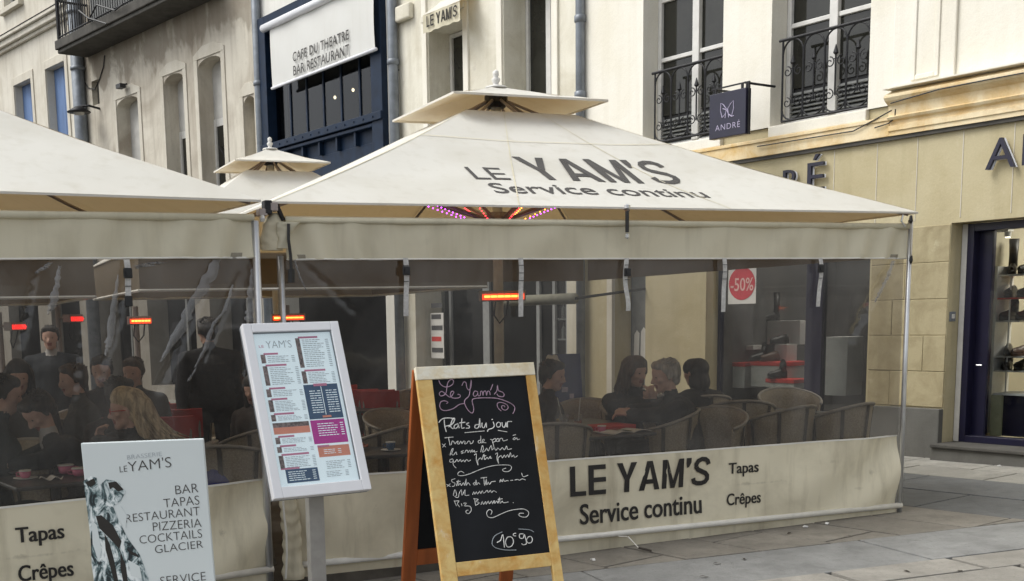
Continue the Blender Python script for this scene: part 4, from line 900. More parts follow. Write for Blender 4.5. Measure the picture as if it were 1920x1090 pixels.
def crease_glint(sc, fr, pts, seed):
    P = [(fr.u(x, y, .01), fr.z(x, y, .01), w_/275/2) for x, y, w_ in pts]; rr = random.Random(seed); n = 26; vs = []
    for k in range(n+1):
        q = k/n*(len(P)-1); i = min(int(q), len(P)-2); g_ = q-i; u, z, w_ = (P[i][j]+(P[i+1][j]-P[i][j])*g_ for j in range(3))
        a, b_ = rr.uniform(.5, 1.2), rr.uniform(.5, 1.2); vs += [(u-w_*a, .014, z), (u, .004, z+rr.uniform(-.01, .01)), (u+w_*b_, .014, z)]
    MB().add(vs, [(3*k+j, 3*k+j+1, 3*k+j+4, 3*k+j+3) for k in range(n) for j in (0, 1)]).part('crease_glint', M_glint, sc, smooth=True)
for k, pts in enumerate(([(408, 484, 16), (392, 520, 24), (360, 575, 20), (335, 625, 22), (300, 680, 4)], [(436, 535, 5), (424, 580, 9), (400, 608, 8), (385, 655, 10), (365, 690, 3)], [(112, 497, 5), (106, 540, 11), (98, 575, 14), (90, 590, 3)],
                        [(95, 492, 9), (80, 505, 12), (66, 512, 3)], [(222, 515, 4), (214, 580, 12), (205, 640, 14), (198, 665, 3)], [(474, 505, 6), (470, 560, 14), (468, 605, 18)], [(300, 492, 30), (270, 498, 34), (256, 504, 6)], [(368, 690, 3), (357, 710, 7), (352, 715, 2)])): crease_glint(sc1, T1, pts, k)
for k, pts in enumerate(([(1676, 490, 10), (1665, 520, 14), (1650, 550, 11), (1640, 566, 3)], [(552, 485, 5), (562, 520, 5), (575, 545, 2)])): crease_glint(sc2, T2, pts, 20+k)
def tag_text(sc, fr, body, x0, x1, y0, y1, bold, off=-.014, block=0):
    a, c = fr.u(x0, (y0+y1)/2, off), fr.u(x1, (y0+y1)/2, off); zc1 = fr.z((x0+x1)/2, y0, off); zc0 = fr.z((x0+x1)/2, y1, off)
    fn = lambda p, q: CV[id(fr)](a+(c-a)*p, zc0+(zc1-zc0)*q)
    if block: return block_text('lettering', body, M_ink, sc, fn, t=block)
    text('lettering', body, M_ink, sc, fn, bold)
tag_text(sc2, T2, "LE YAM\u2019S", 1070, 1334, 866, 921, .028, -.020, block=.2)
tag_text(sc2, T2, 'Service continu', 1088, 1318, 936, 974, .022, -.016)
tag_text(sc2, T2, 'Tapas', 1369, 1424, 867, 894, .018, -.016)
tag_text(sc2, T2, 'Crêpes', 1365, 1429, 924, 953, .018, -.016)
tag_text(sc1, T1, 'Tapas', 30, 122, 986, 1024, .022, -.016)
tag_text(sc1, T1, 'Crêpes', 35, 139, 1056, 1096, .022, -.016)
for t_, fr_, segs in ((sc2, T2, ((.1, 4.9, 4.9, 4.9), (4.93, .25, 4.93, 4.85))), (sc1, T1, ((.1, 4.9, 4.9, 4.9),))):
    for (xa, ya, xb, yb) in segs:
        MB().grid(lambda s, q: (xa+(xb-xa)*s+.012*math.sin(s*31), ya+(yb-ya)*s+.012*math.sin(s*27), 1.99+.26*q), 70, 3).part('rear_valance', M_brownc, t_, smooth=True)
# poles
def pole(fr, u, y, z0, z1, r, sc, name='pole'): return MB().tube([(u, y, z0), (u, y, z1)], r, 12).part(name, M_steel, sc, smooth=True)
pole(T2, 4.99, .0, 0, 2.27, .019, sc2); pole(T2, .03, .03, -.1, 2.0, .019, sc2)
pole(T1, 5.0, .0, -.1, 2.2, .023, sc1)
# straps on the screens
def strap(fr, sc, x, yt, yb, buckle, kink=0):
    off = -.02; u = fr.u(x, yt, off); zt_, zb_ = fr.z(x, yt, off), fr.z(x, yb, off); n = 14; w_ = .017
    b = MB().grid(lambda s, q: (u-w_+2*w_*s+kink*math.sin(q*5)*.012, off-.004*math.sin(q*9), zt_+(zb_-zt_)*q), 1, n)
    o = b.part('strap', M_strap, sc, solid=.003)
    for k in range(3): MB().box(u-w_-.001, u+w_+.001, off-.009, off-.0055, zt_-.05-.05*k, zt_-.046-.05*k).part('stitching', M_black, o)
    if buckle:
        zc = zt_+(zb_-zt_)*buckle; MB().box(u-w_*1.5, u+w_*1.5, off-.02, off-.006, zc-.028, zc+.028).part('buckle', M_black, sc, bevel=.005)
        MB().box(u-w_*.8, u+w_*.8, off-.026, off-.02, zc-.012, zc+.012).part('buckle_tongue', M_black, sc)
for x, yb, bk, kk in ((760, 593, .22, .5), (976, 594, 0, .3), (1175, 583, .27, -1), (1358, 585, 0, .4), (1538, 575, .22, 1)): strap(T2, sc2, x, 484, yb, bk, kk)
strap(T1, sc1, 237, 487, 572, .3, .3)
u = T1.u(241, 565, -.03); z = T1.z(241, 565, -.03); MB().box(u-.022, u+.022, -.04, -.025, z-.03, z+.03).part('buckle', M_black, sc1, bevel=.004)
# hanging tie in the middle, bungees and cords at the corners
def cord(fr, pts, r, mat, label, cat='cord', off=-.05, name='cord'):
    t = root(name, label, cat, fr.at(0)); MB().tube([(fr.u(x, y, off), off, fr.z(x, y, off)) for x, y in pts], r, 6).part('strand', mat, t); return t
t = cord(T2, [(1176, 396), (1176, 436)], .013, M_black, 'short black elastic tie hanging over the valance below the canopy edge', 'strap', -.06, 'elastic_tie')
u, z = T2.hit(1176, 388, -.06); MB().lathe([(.004, z-.02), (.022, z-.01), (.022, z+.01), (.004, z+.02)], u, -.06, 8).part('hook', M_steel, t)
u, z = T2.hit(1176, 443, -.06); MB().lathe([(.004, z-.02), (.016, z-.01), (.016, z+.01), (.004, z+.02)], u, -.06, 8).part('hook', M_steel, t)
t = cord(T2, [(1709, 404), (1708, 440), (1707, 470), (1708, 496)], .007, M_rim, 'thin bungee cord dangling at the right corner of the terrace', off=-.04)
for y in (412, 487): u, z = T2.hit(1708, y, -.04); MB().lathe([(.006, z-.03), (.015, z-.01), (.010, z+.03)], u, -.04, 8).part('clip', M_black, t)
t = cord(T2, [(1693, 403), (1690, 415), (1697, 425)], .007, M_steel, 'small metal hook joining the canopy corner to the right pole', 'hook', -.02, 'corner_hook')
cord(T2, [(541, 420), (541, 450), (545, 480), (546, 505)], .010, M_black, 'black cable hanging between the two terraces', 'cable', -.06, 'hanging_cable')
t = cord(T2, [(546, 505), (546, 530)], .022, M_black, 'black plug at the end of the cable between the terraces', 'plug', -.06, 'cable_plug')
# bracket at the meeting corner
t = root('corner_bracket', 'dark metal bracket joining the two parasols at their shared corner', 'bracket', T2.at(0))
for (x0, x1, y0, y1, m_) in ((495, 509, 376, 402, M_iron), (505, 520, 380, 396, M_casing), (484, 500, 392, 405, M_casing)):
    a, c = T2.u(x0, 390, -.03), T2.u(x1, 390, -.03); MB().box(a, c, -.05, .03, T2.z(500, y1, -.03), T2.z(500, y0, -.03)).part('plate', m_, t, bevel=.004)
MB().tube([(T2.u(518, 383, -.02), -.02, T2.z(518, 383, -.02)), (T2.u(531, 413, 0), 0, T2.z(531, 413, 0))], .014, 8).part('stay', M_iron, t)
MB().lathe([(.012, 2.2), (.02, 2.22), (.012, 2.24)], -.1, -.06, 8).part('bolt', M_steel, t)
# bunched canvas between the terraces (top) and the loose flap below
def bundle(pts, rs, name, label, mat, fr=T2, seed=0, lab='bunched canvas'):
    t = root(name, label, 'canvas', fr.at(0)); n = 22; m_ = 60; b = MB()
    P = [Vector(p) for p in pts]
    def fn(s, q):
        k = q*(len(P)-1); i = min(int(k), len(P)-2); fr_ = k-i; p = P[i].lerp(P[i+1], fr_); r = rs[i]+(rs[i+1]-rs[i])*fr_
        a = s*2*math.pi; r2 = r*(1+.09*math.sin(q*38+seed+3*math.sin(a))*(seed > 4)+.13*math.sin(a*3+q*6+seed)+.16*noise.noise(Vector((math.cos(a)*2, math.sin(a)*2+seed, q*7))))
        return (p.x+math.cos(a)*r2*1.15, p.y+math.sin(a)*r2*.6, p.z)
    b.grid(fn, n, m_); b.add([fn(i/n, 1) for i in range(n)], [tuple(range(n))]); b.add([fn(i/n, 0) for i in range(n)], [tuple(range(n-1, -1, -1))])
    b.part('folded_cloth', mat, t, smooth=True); return t
def tp(x, y, off): return (T2.u(x, y, off), off, T2.z(x, y, off))
bt = bundle([tp(517, 400, .02), tp(513, 420, .02), tp(513, 450, .02), tp(512, 470, .02)], [.03, .062, .07, .055], 'rolled_screen', 'bundle of rolled cream canvas tied in the gap between the terraces', M_strip)
bundle([tp(540, 417, -.02), tp(533, 440, -.02), tp(530, 466, -.02)], [.06, .038, .032], 'folded_flap', 'folded corner of white lined canvas beside the canvas bundle', M_band, seed=3)
bundle([tp(541, 935, -.03), tp(545, 980, -.03), tp(547, 1030, -.03), tp(552, 1086, -.03)], [.045, .052, .05, .06], 'loose_canvas_flap', 'crumpled canvas flap hanging to the ground behind the menu post', M_strip, seed=5)
t = root('white_cord', 'white zip cord down the edge of the crumpled flap', 'cord', T2.at(0)); MB().tube([tp(x, y, -.10) for x, y in ((531, 940), (533, 970), (537, 1000), (538, 1040), (536, 1085))], .007, 6).part('strand', M_pipe, t)
t = root('tie_string', 'pale string trailing from the bottom bar onto the paving', 'string', T2.at(0))
MB().tube([tp(1160, 1006, -.03), (T2.u(1175, 1015, -.06), -.08, .04), (T2.u(1190, 1026, -.15), -.2, ground_z(1.5)+.03)], .0035, 6).part('string', M_pipe, t)
MB().tube([(T2.u(1190, 1026, -.15), -.2, ground_z(1.5)+.03), (T2.u(1213, 1034, -.2), -.26, ground_z(1.5)+.012)], .008, 6).part('knot', M_strapd, t)
#PART2
# ------------------------------------------------------------------ boards in front
def board_frame(x, y, z, yaw, tilt, roll=0): # local x right, y inward, z up the board
    return Matrix.Translation((x, y, z)) @ Matrix.Rotation(R(yaw), 4, 'Z') @ Matrix.Rotation(-R(tilt), 4, 'X') @ Matrix.Rotation(-R(roll), 4, 'Y')
def bhit(M, px, py, off=0.):
    I = M.inverted(); o = I @ Vector((0, 0, H)); d = I.to_3x3() @ ray(px, py); t = (off-o.y)/d.y; return o.x+d.x*t, o.z+d.z*t
# --- menu display case
MM = board_frame(-.645, 6.5, 1.128, 27.3, 22.4, .4); Wm, Hm = .574/2, 1.004/2
mn = root('menu_display_case', 'white framed tilted menu case on a grey post between the two terraces', 'menu stand', MM)
b = MB(); fw_ = .052
b.box(-Wm, -Wm+fw_, -.012, .035, -Hm, Hm).box(Wm-fw_, Wm, -.012, .035, -Hm, Hm).box(-Wm+fw_, Wm-fw_, -.012, .035, Hm-fw_, Hm).box(-Wm+fw_, Wm-fw_, -.012, .035, -Hm, -Hm+fw_+.01)
b.part('frame', M_whitep, mn, bevel=.004)
MB().box(-Wm+.002, Wm-.002, .036, .058, -Hm+.002, Hm-.002).part('back_box', M_zinc, mn, bevel=.003)
iw, ih = Wm-fw_, Hm-fw_
M_menu = simple('menu_paper', (.74, .83, .86), .6, 0, .02, 3, 0)
_p = M_menu.node_tree.nodes['Principled BSDF']; _p.inputs['Emission Color'].default_value = (.80, .93, 1, 1); _p.inputs['Emission Strength'].default_value = .16   # back-lit sheet
MB().box(-iw, iw, .012, .034, -ih, ih).part('menu_sheet', M_menu, mn)
MB().box(-iw+.001, iw-.001, -.004, -.001, -ih+.012, ih-.001).part('pane', glass('menu_glass', (.96, .97, .97), .5), mn)
b = MB().box(-iw, iw, .0, .011, ih-.004, ih).box(iw-.003, iw, .0, .011, -ih, ih-.004); b.part('inner_shadow_line', M_zinc, mn)  # dark strips draw the shadow inside the frame's top and right edges
M_mp = simple('menu_pink', (.62, .22, .34), .7, 0, .05); M_mb = simple('menu_blue', (.045, .10, .19), .7, 0, .05); M_mm = simple('menu_magenta', (.55, .035, .33), .7, 0, .05)
M_mo = simple('menu_salmon', (.80, .30, .20), .7, 0, .05); M_mg = simple('menu_grey', (.36, .40, .43), .7, 0, .2, 200, 0); M_mph = simple('menu_photo', (.20, .15, .14), .7, 0, .7, 60, 0)
def mq(x0, x1, y0, y1, mat, nm='print', lv=0):       # x,y in 0..1 of the sheet (y from top)
    return MB().box(-iw+2*iw*x0, -iw+2*iw*x1, .0105-.0007*lv, .0115, ih-2*ih*y1, ih-2*ih*y0).part(nm, mat, mn)
def mlines(x0, x1, y0, y1, n, mat=None, seed=0):
    rr = random.Random(seed); b = MB()
    for k in range(n):
        y = y0+(y1-y0)*(k+.5)/n; h = (y1-y0)/n*.32; xe = x0+(x1-x0)*rr.uniform(.55, .82)
        xx = x0
        while xx < xe:
            l = rr.uniform(.02, .06); b.box(-iw+2*iw*xx, -iw+2*iw*min(xx+l, xe), .0095, .0100, ih-2*ih*(y+h/2), ih-2*ih*(y-h/2)); xx += l+.008
        b.box(-iw+2*iw*(x1-.04), -iw+2*iw*x1, .0095, .0100, ih-2*ih*(y+h/2), ih-2*ih*(y-h/2))
    b.part('small_print', mat or M_mg, mn, kind='stuff')
def msec(x0, x1, y0, y1, hw, n, seed):
    mq(x0+.04, x0+.04+hw, y0, y0+.012, M_mp, 'heading'); mq(x0, x0+.055, y0+.01, y1-.004, M_mph, 'photo_strip'); mlines(x0+.08, x1, y0+.018, y1-.004, n, None, seed)
def tfn(x0, x1, y0, y1): return lambda a, b: (-iw+2*iw*(x0+(x1-x0)*a), .0098, ih-2*ih*(y1+(y0-y1)*b))
text('lettering', "YAM'S", M_mg, mn, tfn(.15, .47, .05, .10), -.012); text('lettering', 'LE', M_mp, mn, tfn(.06, .12, .078, .094))
for i, q in enumerate(((.06, .48, .13, .20, .18, 4), (.06, .50, .205, .345, .26, 10), (.05, .50, .355, .42, .2, 4), (.05, .50, .425, .515, .2, 7), (.05, .50, .52, .575, .25, 4))): msec(*q, i)
mq(.05, .50, .583, .612, M_mph, 'food_photo'); mq(.05, .50, .6125, .655, M_mo, 'salmon_panel')
for i, q in enumerate(((.05, .50, .665, .72, .2, 4), (.05, .50, .725, .775, .2, 3), (.05, .50, .78, .875, .34, 7))): msec(*q, 20+i)
mq(.10, .50, .88, .965, M_mb, 'blue_panel'); mq(.05, .28, .868, .879, M_mp, 'heading'); mlines(.13, .47, .89, .955, 5, M_menu, 40)
msec(.53, .95, .03, .24, .25, 15, 50); msec(.53, .95, .25, .345, .27, 7, 51)
mq(.52, .955, .35, .575, M_mb, 'blue_panel'); mq(.65, .82, .345, .362, M_mp, 'heading', 2); mq(.735, .742, .365, .55, M_menu, 'candle', 2); mq(.69, .80, .555, .568, M_mo, 'cake', 2)
for x0, x1 in ((.58, .69), (.79, .90)): mlines(x0, x1+.03, .385, .54, 10, M_menu, int(x0*100))
mq(.52, .955, .582, .735, M_mm, 'magenta_panel'); mlines(.60, .93, .60, .69, 6, M_menu, 60)
mq(.55, .95, .75, .82, M_mo, 'salmon_panel'); mq(.55, .70, .745, .757, M_mp, 'heading', 2); mlines(.62, .84, .77, .805, 3, M_menu, 61)
mlines(.62, .93, .845, .90, 5, None, 62); mlines(.60, .88, .91, .95, 4, None, 63)
bs = MM.inverted() @ Vector((0, 0, 0))
pst = MB(); q0 = MM @ Vector((.0, .05, -.25)); q1_ = MM @ Vector((0, .05, -Hm))
px_, py_ = q0.x+.02, q0.y+.05
pst_o = MB().box(-.045, .045, -.03, .03, ground_z(-.6), q1_.z+.16).part('post', simple('grey_post_paint', (.36, .35, .33), .5, .2), mn)
px_, py_ = -.632, 6.62
pst_o.matrix_parent_inverse = MM.inverted(); pst_o.matrix_basis = Matrix.Translation((px_, py_, 0)) @ Matrix.Rotation(R(27), 4, 'Z')
pb = MB().box(-.22, .22, -.2, .2, ground_z(-.6)+.0, ground_z(-.6)+.02).part('base_plate', M_casing, mn); pb.matrix_parent_inverse = MM.inverted(); pb.matrix_basis = Matrix.Translation((px_, py_, 0))
# --- chalkboard
MC = board_frame(.363, 6.6, .759, 21.6, 15.8, .2); Wc, Hc = .741/2, 1.189/2
cb = root('chalkboard_sign', 'wooden A-frame chalkboard handwritten Le Yam\'s Plats du jour 10,90', 'chalkboard', MC)
sx0, sz0 = bhit(MC, 809, 712); sx1, _ = bhit(MC, 985, 705); _, szb = bhit(MC, 940, 1046)
topz, botz = Hc, -Hc
low = (0-.759)/math.cos(R(15.8))-.05+ground_z(.4)
for (a, c) in ((-Wc, sx0), (sx1, Wc)): MB().box(a, c, -.012, .016, low, Hc-.075).part('upright', M_wood, cb, bevel=.003)
MB().box(-Wc, Wc, -.014, .018, Hc-.074, Hc).part('top_rail', M_woodw, cb, bevel=.003)
MB().box(sx0+.001, sx1-.001, -.010, .014, -Hc+.0, szb).part('bottom_rail', M_wood, cb, bevel=.003)
MB().box(sx0, sx1, -.002, .008, szb, Hc-.075).part('slate', M_slate, cb)
# rear leg frame, hinged at the top
RM = Matrix.Translation((0, .03, Hc-.01)) @ Matrix.Rotation(R(28), 4, 'X')
Lr = 1.38
for (a, c) in ((-Wc, -Wc+.085), (Wc-.085, Wc)): MB().box(a, c, -.01, .02, -Lr, 0).part('rear_leg', M_orange, cb, bevel=.003, M=RM)
MB().box(-Wc+.086, Wc-.086, -.01, .018, -1.2, -1.1).part('rear_rail', M_orange, cb, bevel=.003, M=RM)
MB().box(-Wc+.086, Wc-.086, .0, .008, -1.1, -.06).part('rear_slate', M_slate, cb, M=RM)
def chalk(polys, mat, r, oy, name):
    b = MB()
    for pl in polys:
        pts = []
        P = [bhit(MC, 740+x/4.9545, (670 if oy == 0 else 870)+y/4.9545, -.003) for x, y in pl]
        for i in range(len(P)-1):
            p0, p1, p2, p3 = P[max(i-1, 0)], P[i], P[i+1], P[min(i+2, len(P)-1)]
            for k in range(3):
                t = k/3; pts.append(tuple(.5*(2*p1[j]+(p2[j]-p0[j])*t+(2*p0[j]-5*p1[j]+4*p2[j]-p3[j])*t*t+(3*p1[j]-p0[j]-3*p2[j]+p3[j])*t**3) for j in (0, 1)))
        pts.append(P[-1]); b.tube([(x, -.0025, z) for x, z in pts], r, 5)
    return b.part(name, mat, cb)
chalk([[(410,215),(425,250),(460,275),(500,275),(540,250),(545,215),(520,208),(495,235),(485,280),(478,330),(455,355),(425,360),(415,335),(440,318),(475,345),(515,372),(540,345),(550,322),(530,318),(517,345),(530,375),(570,382),(605,372),(608,352),(585,345)],
       [(625,265),(640,232),(662,236),(670,280),(688,305),(708,280),(712,212),(700,300),(690,360),(655,395),(650,430),(680,490),(720,520),(735,480),(720,410),(740,385),(850,378),(960,385),(1060,420),(1110,455),(1115,490),(1098,525)],
       [(650,430),(600,440),(550,475),(490,495),(440,490),(418,455),(430,415),(465,405),(495,420),(480,432)],
       [(772,322),(745,315),(730,345),(745,365),(770,345),(772,322),(776,358),(795,355),(800,320),(815,320),(822,358),(825,325),(845,315),(855,355),(862,320),(880,318),(888,352)],
       [(912,252),(900,285),(890,308)], [(925,345),(950,310),(955,260),(965,310),(1000,325),(1018,348),(1005,368),(965,362),(950,340)],
       [(990,500),(960,470),(955,430),(990,420),(1040,440),(1055,470),(1030,492),(1000,480),(995,455),(1015,450),(1025,465)]], M_chalkp, .0027, 0, 'chalk_title')
chalk([[(410,608),(440,575),(490,565),(545,572),(552,600),(520,630),(470,642)], [(460,580),(465,640),(480,695)], [(500,650),(535,620),(560,578),(545,568),(525,610),(522,650),(545,665)],
       [(590,618),(560,630),(552,655),(570,662),(590,640),(590,620),(600,660)], [(625,570),(620,630),(625,660),(648,655)], [(600,612),(655,605)], [(690,610),(665,622),(695,642),(690,658),(662,660)],
       [(785,625),(752,630),(745,655),(768,660),(785,635),(790,568),(795,655)], [(812,610),(812,645),(832,655),(850,610),(853,655)], [(915,600),(925,640),(905,662),(872,672),(862,692)], [(900,580),(912,578)],
       [(960,605),(945,625),(955,650),(980,642),(982,612),(960,605)], [(998,605),(1002,642),(1022,650),(1035,605),(1038,648)], [(1048,652),(1048,605),(1062,598),(1088,598)]], M_chalk, .0029, 0, 'chalk_heading')
chalk([[(650,702),(760,692),(835,685)], [(960,680),(1045,694)], [(440,805),(475,835)], [(472,803),(445,838)],
       [(465,750),(545,742)], [(500,748),(515,820)], [(525,815),(535,780),(550,785),(560,805),(578,785),(590,780),(585,805),(600,805),(615,780),(625,805),(640,780),(655,785),(650,805),(670,800),(685,780),(700,785),(705,805),(725,795),(732,775)],
       [(800,772),(778,777),(780,797),(800,790),(800,730),(803,795),(820,788),(835,768),(820,765),(815,790),(850,795)], [(890,765),(905,772),(922,832)], [(905,772),(935,755),(938,780),(910,792)], [(952,757),(945,780),(965,782),(967,757),(952,757)], [(975,782),(980,757),(1000,755),(1010,778),(1050,766)],
       [(1120,745),(1100,757),(1110,767),(1135,750),(1140,767),(1162,760)], [(1098,727),(1125,720)],
       [(515,912),(530,860),(545,850),(530,900),(550,907),(570,880),(578,907)], [(642,868),(615,880),(640,887),(618,897)], [(650,890),(665,865),(680,870),(680,887),(700,865),(705,887),(720,860),(725,882),(740,865),(742,882),(767,876)],
       [(800,882),(815,820),(825,850),(815,882),(840,870),(855,845),(870,872),(885,840),(900,820),(905,862),(925,840),(940,867),(960,845),(980,862),(1000,840),(1020,862),(1040,825),(1050,857),(1087,850)],
       [(540,945),(515,952),(515,975),(540,970),(545,950),(545,1000),(572,1030)], [(545,972),(560,975),(580,950),(590,972),(610,950),(620,972),(640,955),(650,972),(670,950),(685,967),(707,955)],
       [(738,910),(760,898),(758,950),(775,1003),(772,960),(800,935),(810,952),(830,900),(835,952),(860,930),(870,947),(890,920),(890,942),(902,935)], [(820,922),(850,915)],
       [(935,902),(957,890),(950,940),(967,990),(960,940),(990,915),(1000,937),(1020,910),(1030,932),(1050,905),(1060,932),(1075,885),(1085,927),(1105,910),(1115,932),(1142,915)]], M_chalk, .0020, 0, 'chalk_writing')
chalk([[(645,85),(620,70),(592,82),(590,105),(630,110),(700,92),(800,50),(900,20),(1000,10),(1072,15),(1085,42),(1060,70),(1015,70),(1003,52),(1035,40)],
       [(480,190),(520,212)], [(517,185),(485,212)], [(562,138),(530,150),(537,170),(560,180),(555,205),(532,210)], [(575,207),(592,150),(590,202),(610,180),(620,202),(640,175),(650,202),(665,140),(665,202),(682,175),(702,200)], [(575,165),(610,162)],
       [(747,173),(730,185),(747,197),(757,150),(762,197),(777,175),(792,190)], [(800,132),(857,125)], [(828,130),(837,202),(852,140),(855,197),(870,170),(880,192),(898,168),(912,165),(937,162)],
       [(978,172),(985,145),(1000,167),(1010,140),(1020,162),(1045,155),(1058,160)], [(1075,155),(1100,152)], [(1115,152),(1140,145),(1160,152),(1185,140),(1217,150)], [(1180,85),(1195,120),(1240,105)],
       [(545,297),(560,240),(577,292),(555,302),(590,312),(600,275),(620,240),(625,292),(640,270),(655,240),(655,292),(692,290)], [(725,287),(735,260),(745,282),(760,260),(770,282),(790,255),(800,277),(815,250),(825,272),(840,265),(860,245),(870,267),(890,245),(900,267),(920,250),(947,265)],
       [(552,340),(575,392)], [(552,348),(598,345),(582,370),(605,402)], [(620,370),(626,392)], [(640,367),(667,365),(650,390),(700,395),(712,430),(690,462),(665,455),(665,435),(685,430)],
       [(742,320),(752,387)], [(732,325),(777,330),(755,350),(787,362),(752,387)], [(802,380),(815,350),(825,377),(845,350),(850,377),(870,345),(880,372),(900,345),(910,372),(925,340),(930,367),(950,345),(960,367),(975,310),(980,367),(1000,345),(1010,362),(1057,355)], [(958,330),(1002,325)], [(1098,360),(1104,362)],
       [(895,470),(905,440),(880,425),(855,450),(865,490),(910,500),(980,470),(1050,440),(1120,425),(1200,420),(1245,450),(1230,490),(1190,495),(1155,480),(1165,460),(1200,460)]], M_chalk, .0020, 1, 'chalk_writing')
chalk([[(950,730),(985,710),(1005,655),(1020,777)], [(1050,680),(1030,720),(1045,770),(1085,765),(1105,720),(1085,680),(1050,680)], [(1127,645),(1105,650),(1105,667),(1127,670)], [(1195,650),(1160,655),(1165,690),(1195,690),(1205,655),(1215,690),(1225,740),(1195,752),(1180,740)],
       [(1240,680),(1225,710),(1240,735),(1270,730),(1280,700),(1265,675),(1240,680)]], M_chalk, .0027, 1, 'chalk_price')
chalk([[(1292,632),(1250,612),(1150,605)], [(1000,632),(930,670),(905,740),(940,780),(1030,800),(1130,800)]], M_mg, .0020, 1, 'chalk_oval')
# --- white printed sign
MS = board_frame(-1.268, 5.3, .755, -4.0, -2.2, 1.3); Ws, Hs = .566/2, .652/2
ws = root('printed_sign_panel', 'pale printed panel reading LE YAM\'S BAR TAPAS RESTAURANT PIZZERIA at the lower left', 'sign', MS)
M_signw = simple('pale_blue_white_print', (.60, .655, .665), .45, 0, .02, 3, 0)
MB().box(-Ws, Ws, 0, .02, -Hs-.35, Hs).part('panel', M_signw, ws, bevel=.004)
for sx in (-1, 1): MB().tube([(sx*(Ws-.08), .03, Hs-.3), (sx*(Ws-.05), .35, -.80)], .012, 6).part('rear_leg', M_iron, ws)
def st(body, x0, x1, y0, y1, mat=M_greyink, bold=-.012):
    (a, zl), (c, zr) = bhit(MS, x0, y0[0]), bhit(MS, x1, y0[1]); zb_ = bhit(MS, x0, y1[0])[1]; zb2 = bhit(MS, x1, y1[1])[1]
    text('lettering', body, mat, ws, lambda s, t: (a+(c-a)*s, -.0015, (zb_+(zb2-zb_)*s)+((zl+(zr-zl)*s)-(zb_+(zb2-zb_)*s))*t), bold)
st('BRASSERIE', 238, 303, (854, 847), (862, 855), M_mg); st('LE', 224, 238, (875, 873), (886, 884)); st("YAM'S", 239, 320, (866, 856), (885, 876))
for wd, x0, x1, yl, yr in (('BAR', 328, 371, (911, 906), (927, 923)), ('TAPAS', 306, 373, (936, 929), (952, 946)), ('RESTAURANT', 235, 374, (965, 950), (980, 966)), ('PIZZERIA', 286, 377, (980, 972), (996, 988)),
                           ('COCKTAILS', 261, 378, (1005, 992), (1020, 1008)), ('GLACIER', 290, 380, (1023, 1013), (1038, 1027)), ('SERVICE', 300, 385, (1082, 1072), (1098, 1088))): st(wd, x0, x1, yl, yr)
# printed black and white picture of carved stone figures
m, nt, p = nodes('fountain_photo_print'); n1 = nz(nt, 16, 5, (1, 1, .7), .65, 1.5)
nt.links.new(ramp(nt, n1, [(.40, (.012, .02, .025)), (.47, (.10, .16, .17)), (.53, (.45, .52, .54)), (.60, (.72, .77, .78))]), p.inputs['Base Color']); p.inputs['Roughness'].default_value = .45
def sp(pts, mat, lv, nm='picture'):
    P = [bhit(MS, x, y) for x, y in pts]; MB().prism([(a, c) for a, c in P][::-1], -.0012-.0006*lv, -.0008).part(nm, mat, ws)
sp([(157, 902), (170, 893), (181, 896), (185, 912), (199, 899), (222, 903), (236, 922), (226, 940), (212, 950), (222, 975), (240, 1010), (262, 1040), (278, 1082), (280, 1100), (178, 1100), (172, 1060), (170, 1010), (164, 960)], m, 0)
for pts in ([(180, 968), (190, 966), (212, 985), (228, 1015), (224, 1030), (208, 1012), (196, 1000), (186, 990)], [(196, 1000), (206, 1020), (214, 1050), (222, 1090), (216, 1098), (206, 1060), (198, 1030)], [(160, 905), (176, 897), (180, 906), (170, 914)], [(203, 905), (218, 903), (232, 918), (222, 922), (212, 914), (206, 918)],
            [(238, 1030), (256, 1038), (262, 1046), (246, 1040)], [(226, 1035), (236, 1060), (240, 1090), (232, 1095), (226, 1064)]): sp(pts, M_ink, 1, 'dark_shape')
for pts in ([(172, 975), (182, 985), (190, 1030), (186, 1055), (174, 1020)], [(216, 952), (226, 948), (238, 966), (236, 990), (224, 978)], [(240, 1050), (262, 1062), (266, 1085), (246, 1080)]): sp(pts, M_signw, 1, 'light_shape')
# ------------------------------------------------------------------ levelled terrace floor
def fz(x): return .3*ground_z(x)
dk = [T2.M @ Vector(q) for q in ((4.9, .12, 0), (4.9, 5, 0), (3.5, 9.5, 0), (-4, 13, 0))]+[T1.M @ Vector(q) for q in ((-4, 9, 0), (-4, .12, 0), (4.9, .12, 0))]
b = MB(); b.v = [(p.x, p.y, -.6) for p in dk]+[(p.x, p.y, fz(p.x)-.002) for p in dk]; n = len(dk)
b.f = [tuple(range(n, 2*n))]+[(i, (i+1) % n, (i+1) % n+n, i+n) for i in range(n)]; b.m = [0]*len(b.f)
b.part('terrace_floor', simple('dark_terrace_boards', (.085, .075, .06), .8, 0, .3, 6, .1), None, kind='structure')
